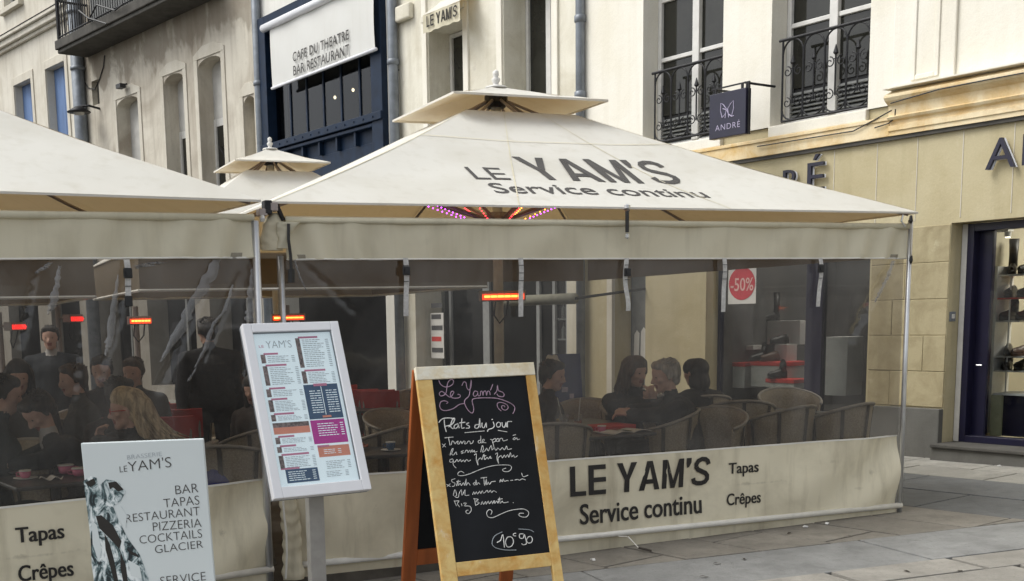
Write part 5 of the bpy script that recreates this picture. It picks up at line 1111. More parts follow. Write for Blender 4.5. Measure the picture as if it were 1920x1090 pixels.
# ------------------------------------------------------------------ furniture
def chair_proto(M, label, group):
    t = root('terrace_chair', label, 'chair', M, group)
    r = .285; sq = .92
    def top(a): return .70+.16*(.5+.5*math.cos(a))**1.2     # a = 0 at the back (-y)
    def pt(a, z, rr=r): return (rr*math.sin(a)*1.0, -rr*math.cos(a)*sq+.0, z)
    A_ = 2.15
    MB().grid(lambda s, q: pt(-A_+2*A_*s, .43+(top(-A_+2*A_*s)-.43)*q, r*(.86+.14*q)), 26, 5).part('backrest', M_wicker, t, smooth=True, solid=.012)
    MB().tube([pt(-A_+2*A_*k/26, top(-A_+2*A_*k/26)+.005, r*1.01) for k in range(27)], .013, 8).part('rim', M_rim, t, smooth=True)
    for k in range(5):
        a = -1.7+.85*k; MB().grid(lambda s, q: pt(a-.05+.1*s, .44+(top(a)-.45)*q, r*(.86+.14*q)+.012), 1, 4).part('woven_band', M_strapd, t, solid=.004)
    MB().lathe([(.21, .40), (.245, .41), (.245, .445), (.21, .455)], 0, .02, 20).part('seat', M_wicker, t, smooth=False)
    for sx in (-1, 1):
        for sy in (-1, 1): MB().tube([(sx*.17, sy*.16+.02, .41), (sx*.22, sy*.2+.02, 0)], .013, 8).part('leg', M_rim, t)
    return t
def at_px(px, py, z, extra=0.):
    p = hp(px, py, z); return p
CH = []
def chair(x, y, rot, label, group=None):
    if not CH: CH.append(chair_proto(mv(x, y, fz(x), rot), label, group)); return CH[0]
    o = copy_tree(CH[0]); o.matrix_world = mv(x, y, fz(x), rot); o['label'] = label
    if group: o['group'] = group
    elif 'group' in o: del o['group']
    return o
def tl(u, y): p = T2.M @ Vector((u, y, 0)); return p.x, p.y
def tl1(u, y): p = T1.M @ Vector((u, y, 0)); return p.x, p.y
# local helper: chair whose back rim reaches pixel (px,py) at depth offset y behind the screen
def uf(fr, px, py, y): return fr.u(px, py, y)
def t2c(px, y, rot, label, group=None):
    x, yy_ = tl(T2.u(px, 790, y), y); return chair(x, yy_, TA+R(rot), label, group)
def t1c(px, y, rot, label, group=None):
    x, yy_ = tl1(T1.u(px, 830, y), y); return chair(x, yy_, T1A+R(rot), label, group)
t2c(1570, .42, 18, 'empty wicker tub chair, rightmost behind the clear screen')
t2c(1462, .52, 12, 'empty wicker tub chair, second from the right behind the screen')
t2c(1330, .50, 125, 'wicker tub chair with its pale inside turned to us, right of the man')
t2c(1388, 1.25, -30, 'wicker tub chair pushed in behind the pale one, back to the dark coat')
t2c(1246, .70, 62, 'wicker tub chair with the grey-haired man in it')
t2c(1187, 1.75, 180, 'wicker tub chair under the woman with clasped hands')
t2c(1100, 2.0, 150, 'empty wicker tub chair facing the street beside the blue board')
t2c(1035, .45, -20, 'wicker tub chair nearest the chalkboard, only its rim above the canvas')
t2c(1310, 2.0, -10, 'wicker tub chair under the person in the dark coat')
t2c(1480, 1.9, 160, 'empty wicker tub chair at the far side of the right-hand table')
t2c(700, .9, 40, 'wicker tub chair right of the menu case')
t2c(745, 2.1, 190, 'wicker tub chair behind the small coffee table')
t1c(430, .55, -35, 'wicker tub chair with a blue cloth on it beside the menu case')
t1c(330, .75, 60, 'wicker tub chair under the blonde woman')
t1c(90, .95, 40, 'wicker tub chair under the man bent over the table')
t1c(30, 1.6, 150, 'empty wicker tub chair behind the bent man')
t1c(480, 1.6, 20, 'wicker tub chair behind the menu case, half hidden')
for k in range(10):
    px = [90, 150, 210, 262, 310, 345, 420, 655, 690, 730][k]; Y = [10.2, 11, 10.6, 11.6, 10.9, 12, 12.5, 12.8, 12.2, 13][k]
    p = dp(px, 700, Y); chair(p.x, p.y, R([20, 200, 80, -60, 150, 30, 200, 10, 190, 60][k]), 'wicker tub chair far back in the crowded terrace', 'wicker chairs far back in the terrace')
TB = []
def table(x, y, rot, label, group=None, w_=.62):
    if not TB:
        t = root('bistro_table', label, 'table', mv(x, y, fz(x), rot), group); TB.append(t)
        MB().box(-.32, .32, -.32, .32, .715, .74).part('table_top', M_table, t, bevel=.008); MB().tube([(0, 0, .02), (0, 0, .715)], .03, 10).part('column', M_iron, t)
        MB().box(-.2, .2, -.03, .03, .0, .025).box(-.03, .03, -.2, -.031, .0, .025).box(-.03, .03, .031, .2, .0, .025).part('foot', M_iron, t); return t
    o = copy_tree(TB[0]); o.matrix_world = mv(x, y, fz(x), rot); o['label'] = label
    if group: o['group'] = group
    return o
tR = tl(T2.u(1120, 830, .62), .62); gzt = fz(tR[0])+.741
table(*tR, TA+R(5), 'dark square table with drinks between the couple and the chalkboard')
tR2 = tl(T2.u(1085, 830, 1.35), 1.35); table(*tR2, TA+R(2), 'dark square table pushed behind the one with drinks')
tR3 = tl(T2.u(1452, 800, 1.2), 1.2); table(*tR3, TA+R(8), 'empty dark square table behind the right-hand chairs')
tM = tl(T2.u(722, 860, .45), .45); table(*tM, TA, 'dark table with one blue cup right of the menu case')
tL = tl1(T1.u(105, 915, .52), .52); table(*tL, T1A+R(4), 'dark table with pink cups at the lower left')
tL2 = tl1(T1.u(20, 900, .9), .9); table(*tL2, T1A, 'dark table at the left edge beside the pink cups')
for k, (px, Y) in enumerate(((180, 10.4), (330, 11.2), (690, 12.0))): p = dp(px, 700, Y); table(p.x, p.y, R(20), 'dark table far back in the crowded terrace', 'tables far back in the terrace')
def cup(x, y, z, r, h, mat, label, saucer=True, rot=0):
    t = root('coffee_cup', label, 'cup', mv(x, y, z, rot))
    MB().lathe([(r*.6, .006), (r*.85, h*.35), (r, h), (r*.9, h-.003), (r*.55, h*.3), (.001, h*.28)], 0, 0, 18).part('bowl', mat, t, smooth=True)
    MB().tube([(-r*.9, 0, h*.8), (-r*1.5, 0, h*.7), (-r*1.45, 0, h*.35), (-r*.85, 0, h*.3)], .004, 6).part('handle', mat, t)
    MB().lathe([(r*.97, h-.006), (r*1.03, h-.002), (r*.97, h+.002)], 0, 0, 18).part('rim', M_china, t)
    if saucer: MB().lathe([(r*1.1, .0), (r*2, .007), (r*2, .010), (r*.8, .005)], 0, 0, 20).part('saucer', M_china, t, smooth=True)
    return t
def onp(px, py, z, fr=None): q = hp(px, py, z); return q.x, q.y, z
def tp_on(tb, dx, dy, ang): c, s_ = math.cos(ang), math.sin(ang); return tb[0]+dx*c-dy*s_, tb[1]+dx*s_+dy*c
q = tp_on(tR, -.02, -.1, TA); cup(q[0], q[1], gzt, .033, .052, M_pink, 'small pink cup on a white saucer on the right-hand table')
q = tp_on(tR, -.28, .2, TA)
def glasswater(x, y, z, r, h, label, straw, fill):
    t = root('drinking_glass', label, 'glass', mv(x, y, z))
    MB().lathe([(r*.8, .0), (r, h), (r*.93, h), (r*.72, .01)], 0, 0, 16).part('glass', M_tum, t, smooth=True)
    if fill: MB().lathe([(r*.7, .011), (r*.85, h*.6)], 0, 0, 14).part('drink', fill, t)
    if straw: MB().tube([(0, 0, .02), (straw, 0, h+.13)], .004, 6).part('straw', M_white, t)
M_tum = glass('tumbler_glass', (.85, .86, .86), .8, .06, (.7, .7, .7), .03)
q = tp_on(tR, -.22, .12, TA); glasswater(q[0], q[1], gzt, .04, .13, 'clear tumbler with a white straw leaning left', -.05, None)
q = tp_on(tR, -.08, .16, TA); glasswater(q[0], q[1], gzt, .035, .12, 'glass of orange drink with a white straw', .02, simple('orange_drink', (.45, .12, .03), .3))
q = tp_on(tR, -.30, .05, TA); t = root('water_bottle', 'small clear glass bottle left of the straws', 'bottle', mv(q[0], q[1], gzt)); MB().lathe([(.03, 0), (.032, .12), (.014, .16), (.013, .20)], 0, 0, 14).part('body', M_tum, t, smooth=True)
q = tp_on(tR2, -.25, -.15, TA); t = root('sugar_pot', 'small yellow pot on the table beside the chalkboard', 'pot', mv(q[0], q[1], gzt)); MB().lathe([(.03, 0), (.035, .05), (.03, .055)], 0, 0, 12).part('pot', simple('yellow_pot', (.45, .33, .10), .5), t)
q = tp_on(tR, .16, .10, TA); t = root('red_folder', 'bright red menu folder lying on the right-hand table', 'folder', mv(q[0], q[1], gzt, TA+R(8))); MB().box(-.17, .17, -.12, .12, 0, .012).box(-.17, .17, -.12, .12, .014, .035).part('cover', M_redp, t, bevel=.003)
q = tp_on(tR, .14, -.17, TA); t = root('magazine', 'open magazine at the front of the right-hand table', 'magazine', mv(q[0], q[1], gzt, TA+R(14)))
MB().grid(lambda s, w__: (-.19+.38*s, -.09+.18*w__, .004+.016*abs(math.sin(s*6.28))), 16, 2).part('pages', M_paper, t, solid=.004); MB().grid(lambda s, w__: (-.1+.12*s, -.06+.1*w__, .012+.016*abs(math.sin((.24+s*.3)*6.28))), 6, 2).part('picture', simple('magazine_green', (.20, .22, .10), .6), t)
q = tp_on(tM, .0, -.12, TA); cup(q[0], q[1], fz(tM[0])+.741, .034, .06, M_mb, 'small dark blue cup on a saucer right of the menu case')
q = tp_on(tM, -.2, .05, TA); t = root('bread_basket', 'small reddish napkin heap on the table right of the menu case', 'napkin', mv(q[0], q[1], fz(tM[0])+.741)); MB().grid(lambda s, w__: (-.09+.18*s, -.06+.12*w__, .03+.025*math.sin(s*7)*math.sin(w__*5)), 10, 8).part('cloth', simple('terracotta_napkin', (.32, .10, .06), .8), t, solid=.006)
gl = fz(tL[0])+.741
q = tp_on(tL, -.17, .02, T1A); cup(q[0], q[1], gl, .036, .052, M_pink, 'pink cup on a white saucer at the left of the lower left table')
q = tp_on(tL, .08, .06, T1A); cup(q[0], q[1], gl, .05, .062, M_pink, 'larger pink cup nearest the printed sign', False, R(200))
q = tp_on(tL, .12, -.10, T1A); cup(q[0], q[1], gl, .045, .055, M_pink, 'pink cup half hidden by the edge of the printed sign', False)
q = tp_on(tL, -.05, -.12, T1A); t = root('paper_napkin', 'crumpled white napkin beside the pink cups', 'napkin', mv(q[0], q[1], gl)); MB().grid(lambda s, w__: (-.06+.12*s, -.04+.08*w__, .012+.012*math.sin(s*9+w__*4)), 10, 6).part('sheet', M_paper, t, solid=.002)
q = tl1(T1.u(398, 892, .45), .45); t = root('blue_cloth', 'bright blue jacket heaped on the chair beside the menu case', 'jacket', mv(q[0], q[1], fz(q[0])+.47))
MB().grid(lambda s, w__: ((.15*math.sin(math.pi*w__)+.01*math.sin(s*30))*math.cos(s*6.283), (.13*math.sin(math.pi*w__))*math.sin(s*6.283), .13-.13*math.cos(math.pi*w__)+.015*math.sin(s*25)), 28, 12).part('cloth', simple('royal_blue_cloth', (.03, .045, .25), .85), t, smooth=True)
# red chairs far back
RC = []
def redchair(x, y, rot, label, group):
    if RC:
        o = copy_tree(RC[0]); o.matrix_world = mv(x, y, fz(x), rot); return o
    t = root('red_chair', label, 'chair', mv(x, y, fz(x), rot), group); RC.append(t)
    MB().box(-.2, .2, -.2, .2, .44, .47).part('seat', M_red, t, bevel=.01); MB().grid(lambda s, q: (-.2+.4*s, -.2-.06*q-.04*math.sin(math.pi*s), .66+.25*q), 8, 4).part('backrest', M_red, t, solid=.015)
    for sx in (-1, 1): MB().tube([(sx*.17, -.2, .45), (sx*.17, -.24, .88)], .012, 6).part('upright', M_rim, t)
    for sx in (-1, 1):
        for sy in (-1, 1): MB().tube([(sx*.17, sy*.17, .44), (sx*.2, sy*.2, 0)], .012, 6).part('leg', M_rim, t)
    return t
for px, Y, r in ((676, 12.6, 0), (699, 12.4, 10), (718, 12.2, -5), (290, 11.4, 0), (318, 11.2, 20), (335, 10.4, 10), (315, 9.6, 10), (160, 10.8, 170), (185, 9.7, 0), (640, 13.5, 0), (215, 11.8, 0)):
    p = dp(px, 740, Y); redchair(p.x, p.y, R(r), 'red chair among the far terrace tables', 'red chairs far back in the terrace')
# blue A-board with a round head shape, behind the hooded person
q = dp(1062, 720, 12.3); t = root('blue_board', 'dark blue advertising board standing by the pale pillar behind the terrace', 'board', mv(q.x, q.y, fz(q.x), R(20)))
b = MB().prism([(-.22, 0), (.24, 0), (.16, 1.22), (-.2, 1.22)][::-1], 0, .03); b.part('panel', simple('board_blue', (.02, .035, .16), .5), t)
for k, (x, z, w_, h_) in enumerate(((-.02, .85, .07, .05), (.06, .78, .05, .05), (.04, .6, .05, .07))): MB().box(x-w_/2, x+w_/2, -.004, -.001, z-h_/2, z+h_/2).part('print', M_lilac, t)
q = dp(1036, 690, 12.1); t = root('round_badge_sign', 'small round white and red sign in front of the blue board', 'sign', mv(q.x, q.y, q.z-.0, R(15)))
MB().prism([(.085*math.cos(a)*(1+.1*math.cos(a*6)), .05+.085*math.sin(a)*(1+.1*math.cos(a*6))) for a in [2*math.pi*i/30 for i in range(30)]][::-1], 0, .02).part('disc', M_paper, t)
MB().prism([(-.06, -.12), (.06, -.12), (.07, .05), (-.07, .05)][::-1], -.006, .018).part('base', simple('coral_print', (.5, .10, .09), .6), t); MB().tube([(0, .01, -.1), (0, .01, -1.25)], .012, 6).part('stand', M_iron, t)
# ------------------------------------------------------------------ people
def cap_sdf(P, a, b, ra, rb):
    import numpy as np
    a = np.array(a); b = np.array(b); d = b-a; L = max(float((d*d).sum()), 1e-9)
    t = np.clip(((P-a) @ d)/L, 0, 1)[:, None]; return np.linalg.norm(P-(a+d*t), axis=1)-(ra+(rb-ra)*t[:, 0])
def blob_mesh(name, prims, voxel, mats):
    """prims: (a, b, ra, rb, material index); fused by voxel remesh into one skin"""
    import numpy as np
    b = MB()
    for (a, c, ra, rb, mi) in prims:
        a = Vector(a); c = Vector(c); d = c-a; L = d.length; t = d.normalized() if L > 1e-6 else Vector((0, 0, 1))
        pts = []; rs = []
        for k in range(4): an = math.pi/2*(1-k/4); pts.append(a-t*ra*math.sin(an)); rs.append(max(ra*math.cos(an), .0005))
        pts.append(a); rs.append(ra)
        pts.append(c if L > 1e-6 else a+t*1e-4); rs.append(rb)
        for k in range(1, 5): an = math.pi/2*k/4; pts.append(c+t*rb*math.sin(an)); rs.append(max(rb*math.cos(an), .0005))
        b.tube(pts, rs, 14)
    me = b.mesh('tmp', mats[0]); ob = bpy.data.objects.new('tmp', me); C.objects.link(ob)
    m_ = ob.modifiers.new('r', 'REMESH'); m_.mode = 'VOXEL'; m_.voxel_size = voxel; m_.use_smooth_shade = True
    s_ = ob.modifiers.new('s', 'SMOOTH'); s_.factor = .5; s_.iterations = 3
    out = bpy.data.meshes.new_from_object(ob.evaluated_get(bpy.context.evaluated_depsgraph_get())); out.name = name
    C.objects.unlink(ob); bpy.data.objects.remove(ob)
    out.materials.clear()
    for q in mats: out.materials.append(q)
    n = len(out.polygons); cs = np.zeros(n*3); out.polygons.foreach_get('center', cs); cs = cs.reshape(-1, 3)
    if len(mats) > 1:
        best = np.full(n, 1e9); idx = np.zeros(n, dtype=int)
        for (a, c, ra, rb, mi) in prims:
            d = cap_sdf(cs, a, c, ra, rb); k = d < best; best[k] = d[k]; idx[k] = mi
        out.polygons.foreach_set('material_index', idx.tolist())
    out.polygons.foreach_set('use_smooth', [True]*n); out.update(); return out
def hand(pr, wrist, dirv, up, side, curl=.6, mi=0):
    """palm, four unequal curled fingers and a thumb off the side of the palm"""
    d = Vector(dirv).normalized(); u = Vector(up); u = (u-d*u.dot(d)).normalized(); s = d.cross(u)*side; w_ = Vector(wrist)
    for k in range(4): pr.append((w_+s*(k-1.5)*.012, w_+d*.075+s*(k-1.5)*.019, .015, .013, mi))
    for k, L in enumerate((.068, .078, .072, .056)):
        o = w_+d*.08+s*(k-1.5)*.019; c1 = (d*math.cos(curl*.8)-u*math.sin(curl*.8)); p1 = o+c1*L*.45; c2 = (d*math.cos(curl*2.0)-u*math.sin(curl*2.0)); p2 = p1+c2*L*.32; c3 = (d*math.cos(curl*3.0)-u*math.sin(curl*3.0)); p3 = p2+c3*L*.25
        pr += [(o, p1, .0095, .009, mi), (p1, p2, .009, .008, mi), (p2, p3, .008, .007, mi)]
    o = w_+d*.03-s*.03; p1 = o-s*.02+d*.025-u*.01; p2 = p1+d*.028-u*.012
    pr += [(w_+d*.015-s*.01, o, .014, .012, mi), (o, p1, .012, .0105, mi), (p1, p2, .0105, .009, mi)]
def head(pr, c, yaw, tilt, mi=0, lip=None, roll=0):
    """returns matrix of head; +y is where the face looks"""
    Mh = Matrix.Translation(c) @ Matrix.Rotation(yaw, 4, 'Z') @ Matrix.Rotation(tilt, 4, 'X') @ Matrix.Rotation(roll, 4, 'Y')
    q = lambda x, y, z: tuple(Mh @ Vector((x, y, z)))
    pr += [(q(0, -.03, .045), q(0, .025, .045), .083, .076, mi), (q(0, .0, .01), q(0, .03, .0), .070, .064, mi), (q(0, .035, -.03), q(0, .058, -.078), .050, .028, mi), (q(-.03, .02, -.05), q(-.015, .05, -.08), .032, .022, mi), (q(.03, .02, -.05), q(.015, .05, -.08), .032, .022, mi),
           (q(0, .090, .022), q(0, .112, -.018), .010, .013, mi), (q(-.012, .098, -.022), q(.012, .098, -.022), .009, .009, mi), (q(-.032, .080, .036), q(.032, .080, .036), .011, .011, mi),
           (q(-.016, .085, -.046), q(.016, .085, -.046), .008, .008, lip if lip is not None else mi), (q(-.013, .082, -.057), q(.013, .082, -.057), .008, .008, lip if lip is not None else mi), (q(0, .07, -.085), q(0, .072, -.083), .018, .016, mi),
           (q(-.078, -.002, .022), q(-.082, -.012, -.010), .013, .009, mi), (q(.078, -.002, .022), q(.082, -.012, -.010), .013, .009, mi), (q(-.045, .06, -.005), q(.045, .06, -.005), .022, .022, mi)]
    return Mh
def person(M, label, cloth, hairmat_, hair, hc=(0, .05, 1.22), hyaw=0, htilt=0, lean=.04, hands=None, seated=True, skin=1, trousers=None, voxel=.011, group=None, extras=None, scale=1.0, collar=None, sh=.19):
    t = root('person', label, 'person', M @ Matrix.Scale(scale, 4), group)
    mats = [cloth, M_skin, trousers or M_trous, M_lip, collar or cloth]; pr = []
    if seated: pel = Vector((0, -.02, .54)); 
    else: pel = Vector((0, 0, .95))
    nk = Vector((hc[0]*.6, hc[1]-.045, hc[2]-.15)); ch = pel.lerp(nk, .60)+Vector((0, .0, 0))
    pr += [(pel+Vector((-.09, 0, 0)), pel+Vector((.09, 0, 0)), .145, .145, 0), (pel, ch, .16, .165, 0), (ch+Vector((-.06, 0, 0)), ch+Vector((.06, 0, 0)), .15, .15, 0)]
    for sx in (-1, 1): pr.append((pel+Vector((sx*.10, 0, -.02 if seated else -.12)), ch+Vector((sx*.10, 0, .06)), .115, .11, 0))
    S = {}
    for sx in (-1, 1):
        shd = nk+Vector((sx*sh, -.02, -.075)); S[sx] = shd; pr += [(nk+Vector((sx*.04, -.01, -.03)), shd, .062, .070, 0), (ch+Vector((sx*.05, 0, .05)), shd, .12, .075, 0)]
    pr += [(nk+Vector((0, 0, -.05)), nk+Vector((0, .01, .035)), .066, .058, 4), (nk, Vector(hc)+Vector((0, -.015, -.03)), .052, .05, 1)]
    Mh = head(pr, Vector(hc), hyaw, htilt, 1, 3)
    for sx in (-1, 1):
        if seated:
            hip = pel+Vector((sx*.09, .02, -.02)); kn = Vector((sx*.12, .42, .52)); an = Vector((sx*.12, .40, .09)); toe = Vector((sx*.13, .54, .04))
        else: hip = pel+Vector((sx*.09, 0, -.04)); kn = Vector((sx*.10, .03, .50)); an = Vector((sx*.11, -.02, .09)); toe = Vector((sx*.12, .14, .04))
        pr += [(hip, kn, .088, .062, 2), (kn, an, .058, .042, 2), (an, toe, .045, .035, 2)]
        if hands: el, wr, dv, up, cu = hands[0 if sx < 0 else 1]
        else: el = S[sx]+Vector((sx*.06, -.02, -.28)); wr = el+(Vector((-sx*.05, .22, -.02)) if seated else Vector((-sx*.02, .08, -.24))); dv = wr-el; up = (0, 0, 1); cu = .5
        el = Vector(el); wr = Vector(wr); pr += [(S[sx], el, .074, .062, 0), (el, el.lerp(wr, .93), .062, .046, 0), (el.lerp(wr, .9), wr, .028, .025, 1)]
        hand(pr, wr, dv, up, sx, cu, 1)
    o = bpy.data.objects.new('body', blob_mesh('body', pr, voxel, mats)); C.objects.link(o); o.parent = t
    hq = lambda x, y, z: tuple(Mh @ Vector((x, y, z)))
    hp_ = []
    if hair == 'short': hp_ = [(hq(0, -.04, .062), hq(0, .015, .078), .082, .070, 0), (hq(0, -.045, .03), hq(0, -.04, .05), .078, .080, 0), (hq(-.05, -.03, .03), hq(-.05, .01, .07), .045, .042, 0), (hq(.05, -.03, .03), hq(.05, .01, .07), .045, .042, 0), (hq(-.035, .055, .10), hq(.035, .055, .10), .036, .036, 0), (hq(0, -.052, .03), hq(0, -.06, -.02), .072, .052, 0), (hq(-.07, .0, .04), hq(-.078, .0, .0), .022, .016, 0), (hq(.07, .0, .04), hq(.078, .0, .0), .022, .016, 0)]
    elif hair in ('long', 'bob'): hp_ = [(hq(0, -.04, .065), hq(0, .02, .085), .092, .082, 0), (hq(0, -.06, .0), hq(0, -.085, -.16), .085, .055, 0), (hq(-.07, -.02, .05), hq(-.09, -.03, -.15), .045, .035, 0), (hq(.07, -.02, .05), hq(.09, -.03, -.15), .045, .035, 0), (hq(-.05, .04, .10), hq(-.085, .03, .02), .035, .022, 0), (hq(.05, .04, .10), hq(.085, .03, .02), .035, .022, 0), (hq(-.05, -.08, -.05), hq(-.04, -.12, -.2), .045, .02, 0), (hq(.05, -.08, -.05), hq(.07, -.11, -.2), .045, .02, 0)]
    if hair == 'bob': hp_ = [(hq(0, -.04, .065), hq(0, .02, .085), .092, .080, 0), (hq(0, -.06, .0), hq(0, -.07, -.09), .09, .075, 0), (hq(-.07, -.02, .05), hq(-.085, -.02, -.10), .048, .045, 0), (hq(.07, -.02, .05), hq(.085, -.02, -.10), .048, .045, 0), (hq(-.05, .04, .10), hq(-.082, .03, .02), .035, .03, 0), (hq(.05, .04, .10), hq(.082, .03, .02), .035, .03, 0)]
    elif hair == 'wavy': hp_ = [(hq(0, -.04, .065), hq(0, .015, .09), .094, .084, 0), (hq(0, -.07, .02), hq(0, -.14, -.10), .10, .075, 0), (hq(0, -.13, -.08), hq(0, -.20, -.20), .07, .035, 0), (hq(-.055, -.05, .05), hq(-.08, -.10, -.15), .045, .04, 0), (hq(.055, -.05, .05), hq(.08, -.10, -.15), .045, .04, 0), (hq(-.035, .035, .105), hq(-.06, -.01, .06), .030, .028, 0), (hq(.035, .035, .105), hq(.06, -.01, .06), .030, .028, 0)]
    elif hair == 'hood': hp_ = [(hq(0, -.05, .05), hq(0, .02, .06), .098, .088, 0), (hq(0, -.05, -.02), hq(0, -.05, -.08), .09, .10, 0)]
    h_ = bpy.data.objects.new('hair' if hair != 'hood' else 'hood', blob_mesh('hair', hp_, max(.009, voxel*.9), [hairmat_])); C.objects.link(h_); h_.parent = t
    if hair != 'hood':
        b = MB()
        rr = random.Random(len(label)); ks = .12 if hair == 'wavy' else 0
        for k in range(190 if hair != 'short' else 160):
            a = rr.uniform(0, 6.283); x, y = .085*math.sin(a), -.03+.09*math.cos(a)
            if hair != 'short':
                if y > (.0 if hair == 'wavy' else .03): continue
                L = rr.uniform(.10, .16) if hair == 'bob' else rr.uniform(.16, .27); b.tube([hq(x, y, rr.uniform(.02, .1)), hq(x*1.15+rr.uniform(-.015, .015), y-.015-ks*.4, -.04), hq(x*1.2+rr.uniform(-.03, .03), y-.03-ks*rr.uniform(.5, 1.2), -.04-L*.6), hq(x*1.3+rr.uniform(-.04, .04), y-.03-ks*rr.uniform(.7, 1.9), -.02-L)], [.008, .009, .007, .002], 4)
            else:
                th = rr.uniform(.2, 1.2); x, y, z = .088*math.sin(th)*math.sin(a), -.02+.095*math.sin(th)*math.cos(a), .05+.09*math.cos(th)
                b.tube([hq(x*.95, y*.95, z), hq(x*1.10+rr.uniform(-.008, .008), y*1.10-.004+rr.uniform(-.01, .01), z+rr.uniform(-.004, .016))], [.010, .002], 4)
        b.part('hair_strands', hairmat_, t, kind='stuff')
    b = MB()
    for sx in (-1, 1):
        eb = MB(); c_ = hq(sx*.032, .083, .018); eb.lathe([(.001, -.007), (.009, 0), (.001, .007)], 0, 0, 8); eb.part('eye', M_black, t, M=Matrix.Translation(c_))
    if extras: extras(t, hq)
    return t
def at_t(fr, px, py, yoff, z):        # stand a figure so that a point at height z lies on the sight line, yoff behind the screen
    u = fr.u(px, py, yoff); p = fr.M @ Vector((u, yoff, 0)); return p
def face(p, ang): return mv(p.x, p.y, fz(p.x), ang)
# grey-haired man, profile to the left
hd = at_t(T2, 1250, 705, .72, 1.2); rot = R(88)
hz = T2.z(1250, 706, .72)-fz(hd.x)
person(mv(hd.x+.12, hd.y, fz(hd.x), rot), 'grey-haired man in a black coat facing left at the right-hand table', M_cloth, M_hgrey, 'short', (0, .12, hz-.065), R(10), R(-8), voxel=.009, collar=M_cloth, scale=1.05,
       hands=(((-.25, .20, .80), (-.10, .40, .80), (.3, 1, .1), (0, 0, 1), .5), ((.25, .20, .80), (.05, .38, .82), (-.4, 1, .1), (0, 0, 1), .6)),
       extras=lambda t, q: MB().tube([q(-.05, .05, -.115), q(0, .075, -.125), q(.05, .05, -.115)], .011, 6).part('shirt_collar', M_shirt, t))
# woman with clasped hands
hd = at_t(T2, 1187, 700, 1.35, 1.2); hz = T2.z(1187, 702, 1.35)-fz(hd.x)
person(mv(hd.x, hd.y+.05, fz(hd.x), R(195)), 'dark-haired woman in black clasping her hands, facing the grey-haired man', M_cloth, M_hbrown, 'bob', (0, .05, hz), R(22), R(-6), voxel=.010,
       hands=(((-.24, .20, .86), (-.045, .29, .90), (.25, .1, 1), (.6, .6, 0), .55), ((.26, .18, .86), (.015, .29, .90), (-.25, .1, 1), (-.6, .6, 0), .55)))
# person in dark coat, back turned
hd = at_t(T2, 1305, 705, 1.9, 1.2); hz = T2.z(1305, 702, 1.9)-fz(hd.x)
person(mv(hd.x, hd.y, fz(hd.x), R(30)), 'person in a thick black coat with dark hair, back turned, right of the grey-haired man', M_cloth, M_hdark, 'hood', (0, .02, hz), R(10), R(-5), voxel=.014, sh=.22)
# hooded person right of chalkboard
hd = at_t(T2, 1022, 715, 1.5, 1.2); hz = T2.z(1022, 708, 1.5)-fz(hd.x)
person(mv(hd.x, hd.y, fz(hd.x), R(-110)), 'person in dark brown sitting just right of the chalkboard', M_brown, M_hdark, 'short', (0, .06, hz), R(0), R(-8), voxel=.012, sh=.21)
# blonde woman with glasses
hd = at_t(T1, 243, 778, .55, 1.2); hz = T1.z(243, 775, .55)-fz(hd.x)
def specs(t, q):
    b = MB()
    for sx in (-1, 1): b.tube([q(sx*.033+.021*math.cos(a), .102, .016+.017*math.sin(a)) for a in [6.283*i/14 for i in range(15)]], .0028, 5, False)
    for sx in (-1, 1): b.tube([q(sx*.054, .10, .018), q(sx*.078, .05, .022), q(sx*.083, .0, .022)], .0028, 5)
    b.tube([q(-.012, .103, .018), q(.012, .103, .018)], .0028, 5); b.part('glasses', M_red, t)
    MB().tube([q(-.09, -.02, -.22), q(-.04, .06, -.19), (q(.02, .07, -.22)), q(.08, -.02, -.24)], .025, 8).part('scarf', M_trimC, t, smooth=True)
person(mv(hd.x+.06, hd.y+.03, fz(hd.x), R(92)), 'blonde woman with red glasses in profile, hands clasped before her face', M_cloth, M_hblond, 'wavy', (0, .08, hz), R(10), R(-2), voxel=.008, extras=specs,
       hands=(((-.20, .22, .92), (-.025, .25, hz-.20), (.10, .1, 1), (.5, 1, 0), .6), ((.20, .22, .90), (.03, .25, hz-.20), (-.10, .1, 1), (-.5, 1, 0), .6)))
# man bending over the table
hd = at_t(T1, 92, 785, .85, 1.1); hz = T1.z(88, 775, .85)-fz(hd.x)
person(mv(hd.x+.20, hd.y+.08, fz(hd.x), R(110)), 'dark-haired man in a dark suit bending his head over the lower left table', M_suit, M_hdark, 'short', (0, .26, hz), R(25), R(-38), voxel=.010, collar=M_shirt,
       hands=(((-.25, .25, .84), (-.08, .45, .80), (.3, 1, 0), (0, 0, 1), .7), ((.25, .25, .84), (.03, .43, .81), (-.4, 1, 0), (0, 0, 1), .7)))
hd = at_t(T1, 10, 800, 1.0, 1.1); hz = T1.z(10, 745, 1.0)-fz(hd.x)
person(mv(hd.x-.1, hd.y, fz(hd.x), R(-70)), 'person in a dark jacket cut off by the left edge of the photo', M_suit, M_hdark, 'short', (0, .10, hz), 0, R(-10), voxel=.014)
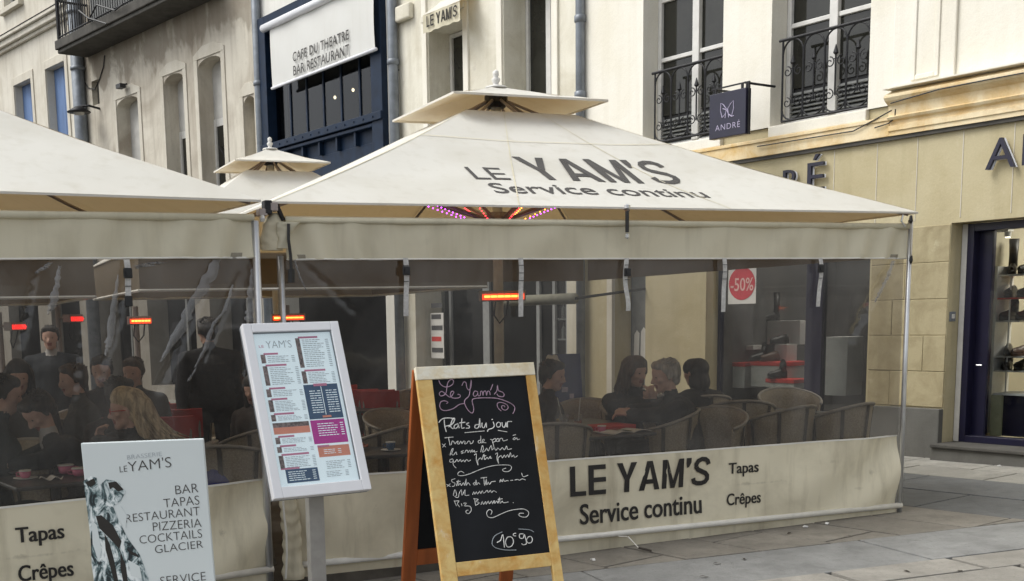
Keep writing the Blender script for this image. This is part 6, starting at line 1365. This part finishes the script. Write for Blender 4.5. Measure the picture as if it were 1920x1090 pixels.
# standing figures
p = dp(390, 625, 10.6); person(mv(p.x, p.y, fz(p.x), R(25)), 'tall man in a black jacket standing in the left terrace beside the menu case', M_cloth, M_hdark, 'short', (0, .03, p.z-fz(p.x)), R(10), 0, seated=False, voxel=.013, sh=.22)
p = dp(95, 637, 12.0); person(mv(p.x, p.y, fz(p.x), R(190)), 'standing customer in a dark jacket with pale collar near the left edge', M_suit, M_hdark, 'short', (0, .03, p.z-fz(p.x)), 0, 0, seated=False, voxel=.015, sh=.22, collar=M_shirt)
for px, py, Y, r, lb in ((193, 700, 9.6, 185, 'seated dark figure behind the blonde woman, left of the pair'), (255, 702, 9.9, 170, 'seated dark figure behind the blonde woman, right of the pair'), (35, 712, 8.8, 200, 'seated dark figure behind the bent man at the far left'),
                     (482, 735, 10.2, 160, 'seated dark figure just left of the menu case'), (150, 716, 9.0, 120, 'seated dark figure between the bent man and the pair'), (215, 745, 8.2, 240, 'seated figure in dark brown close behind the blonde woman')):
    p = dp(px, py, Y); zz_ = p.z-fz(p.x)
    vi = len(lb) % 3; person(mv(p.x, p.y, fz(p.x), R(r)), lb, [M_brown, M_greycoat, M_suit][vi], [M_hdark, M_hbrown, M_hdark][vi], ['short', 'short', 'long'][(px // 7) % 3], (0, .05, zz_), 0, R(-5), voxel=.016)
# small litter on the paving
for k, (x, y) in enumerate(((1510, 989), (1551, 983), (1112, 1051), (1874, 875))):
    q = gp(x, y); t = root('litter', 'tiny white scrap of paper on the paving', 'litter', mv(q.x, q.y, ground_z(q.x)+.002, k), 'paper scraps on the paving'); MB().prism([(-.018, 0), (.016, .0), (.02, .008), (-.006, .014)], -.01, .012).part('scrap', M_paper, t)
for k, (x, y) in enumerate(((1320, 1083), (1395, 1049), (1590, 1007), (1480, 1001), (1700, 1073), (1345, 1058), (1800, 1072))):
    q = gp(x, y); t = root('litter', 'small dark dry leaf on the paving', 'leaf', mv(q.x, q.y, ground_z(q.x)+.003, k*1.3), 'dark leaves on the paving'); MB().grid(lambda s, w_: (-.03+.06*s, (-.012+.024*w_)*math.sin(math.pi*(s*.9+.05)), .004+.004*math.sin(s*5)), 6, 2).part('leaf', M_strapd, t)
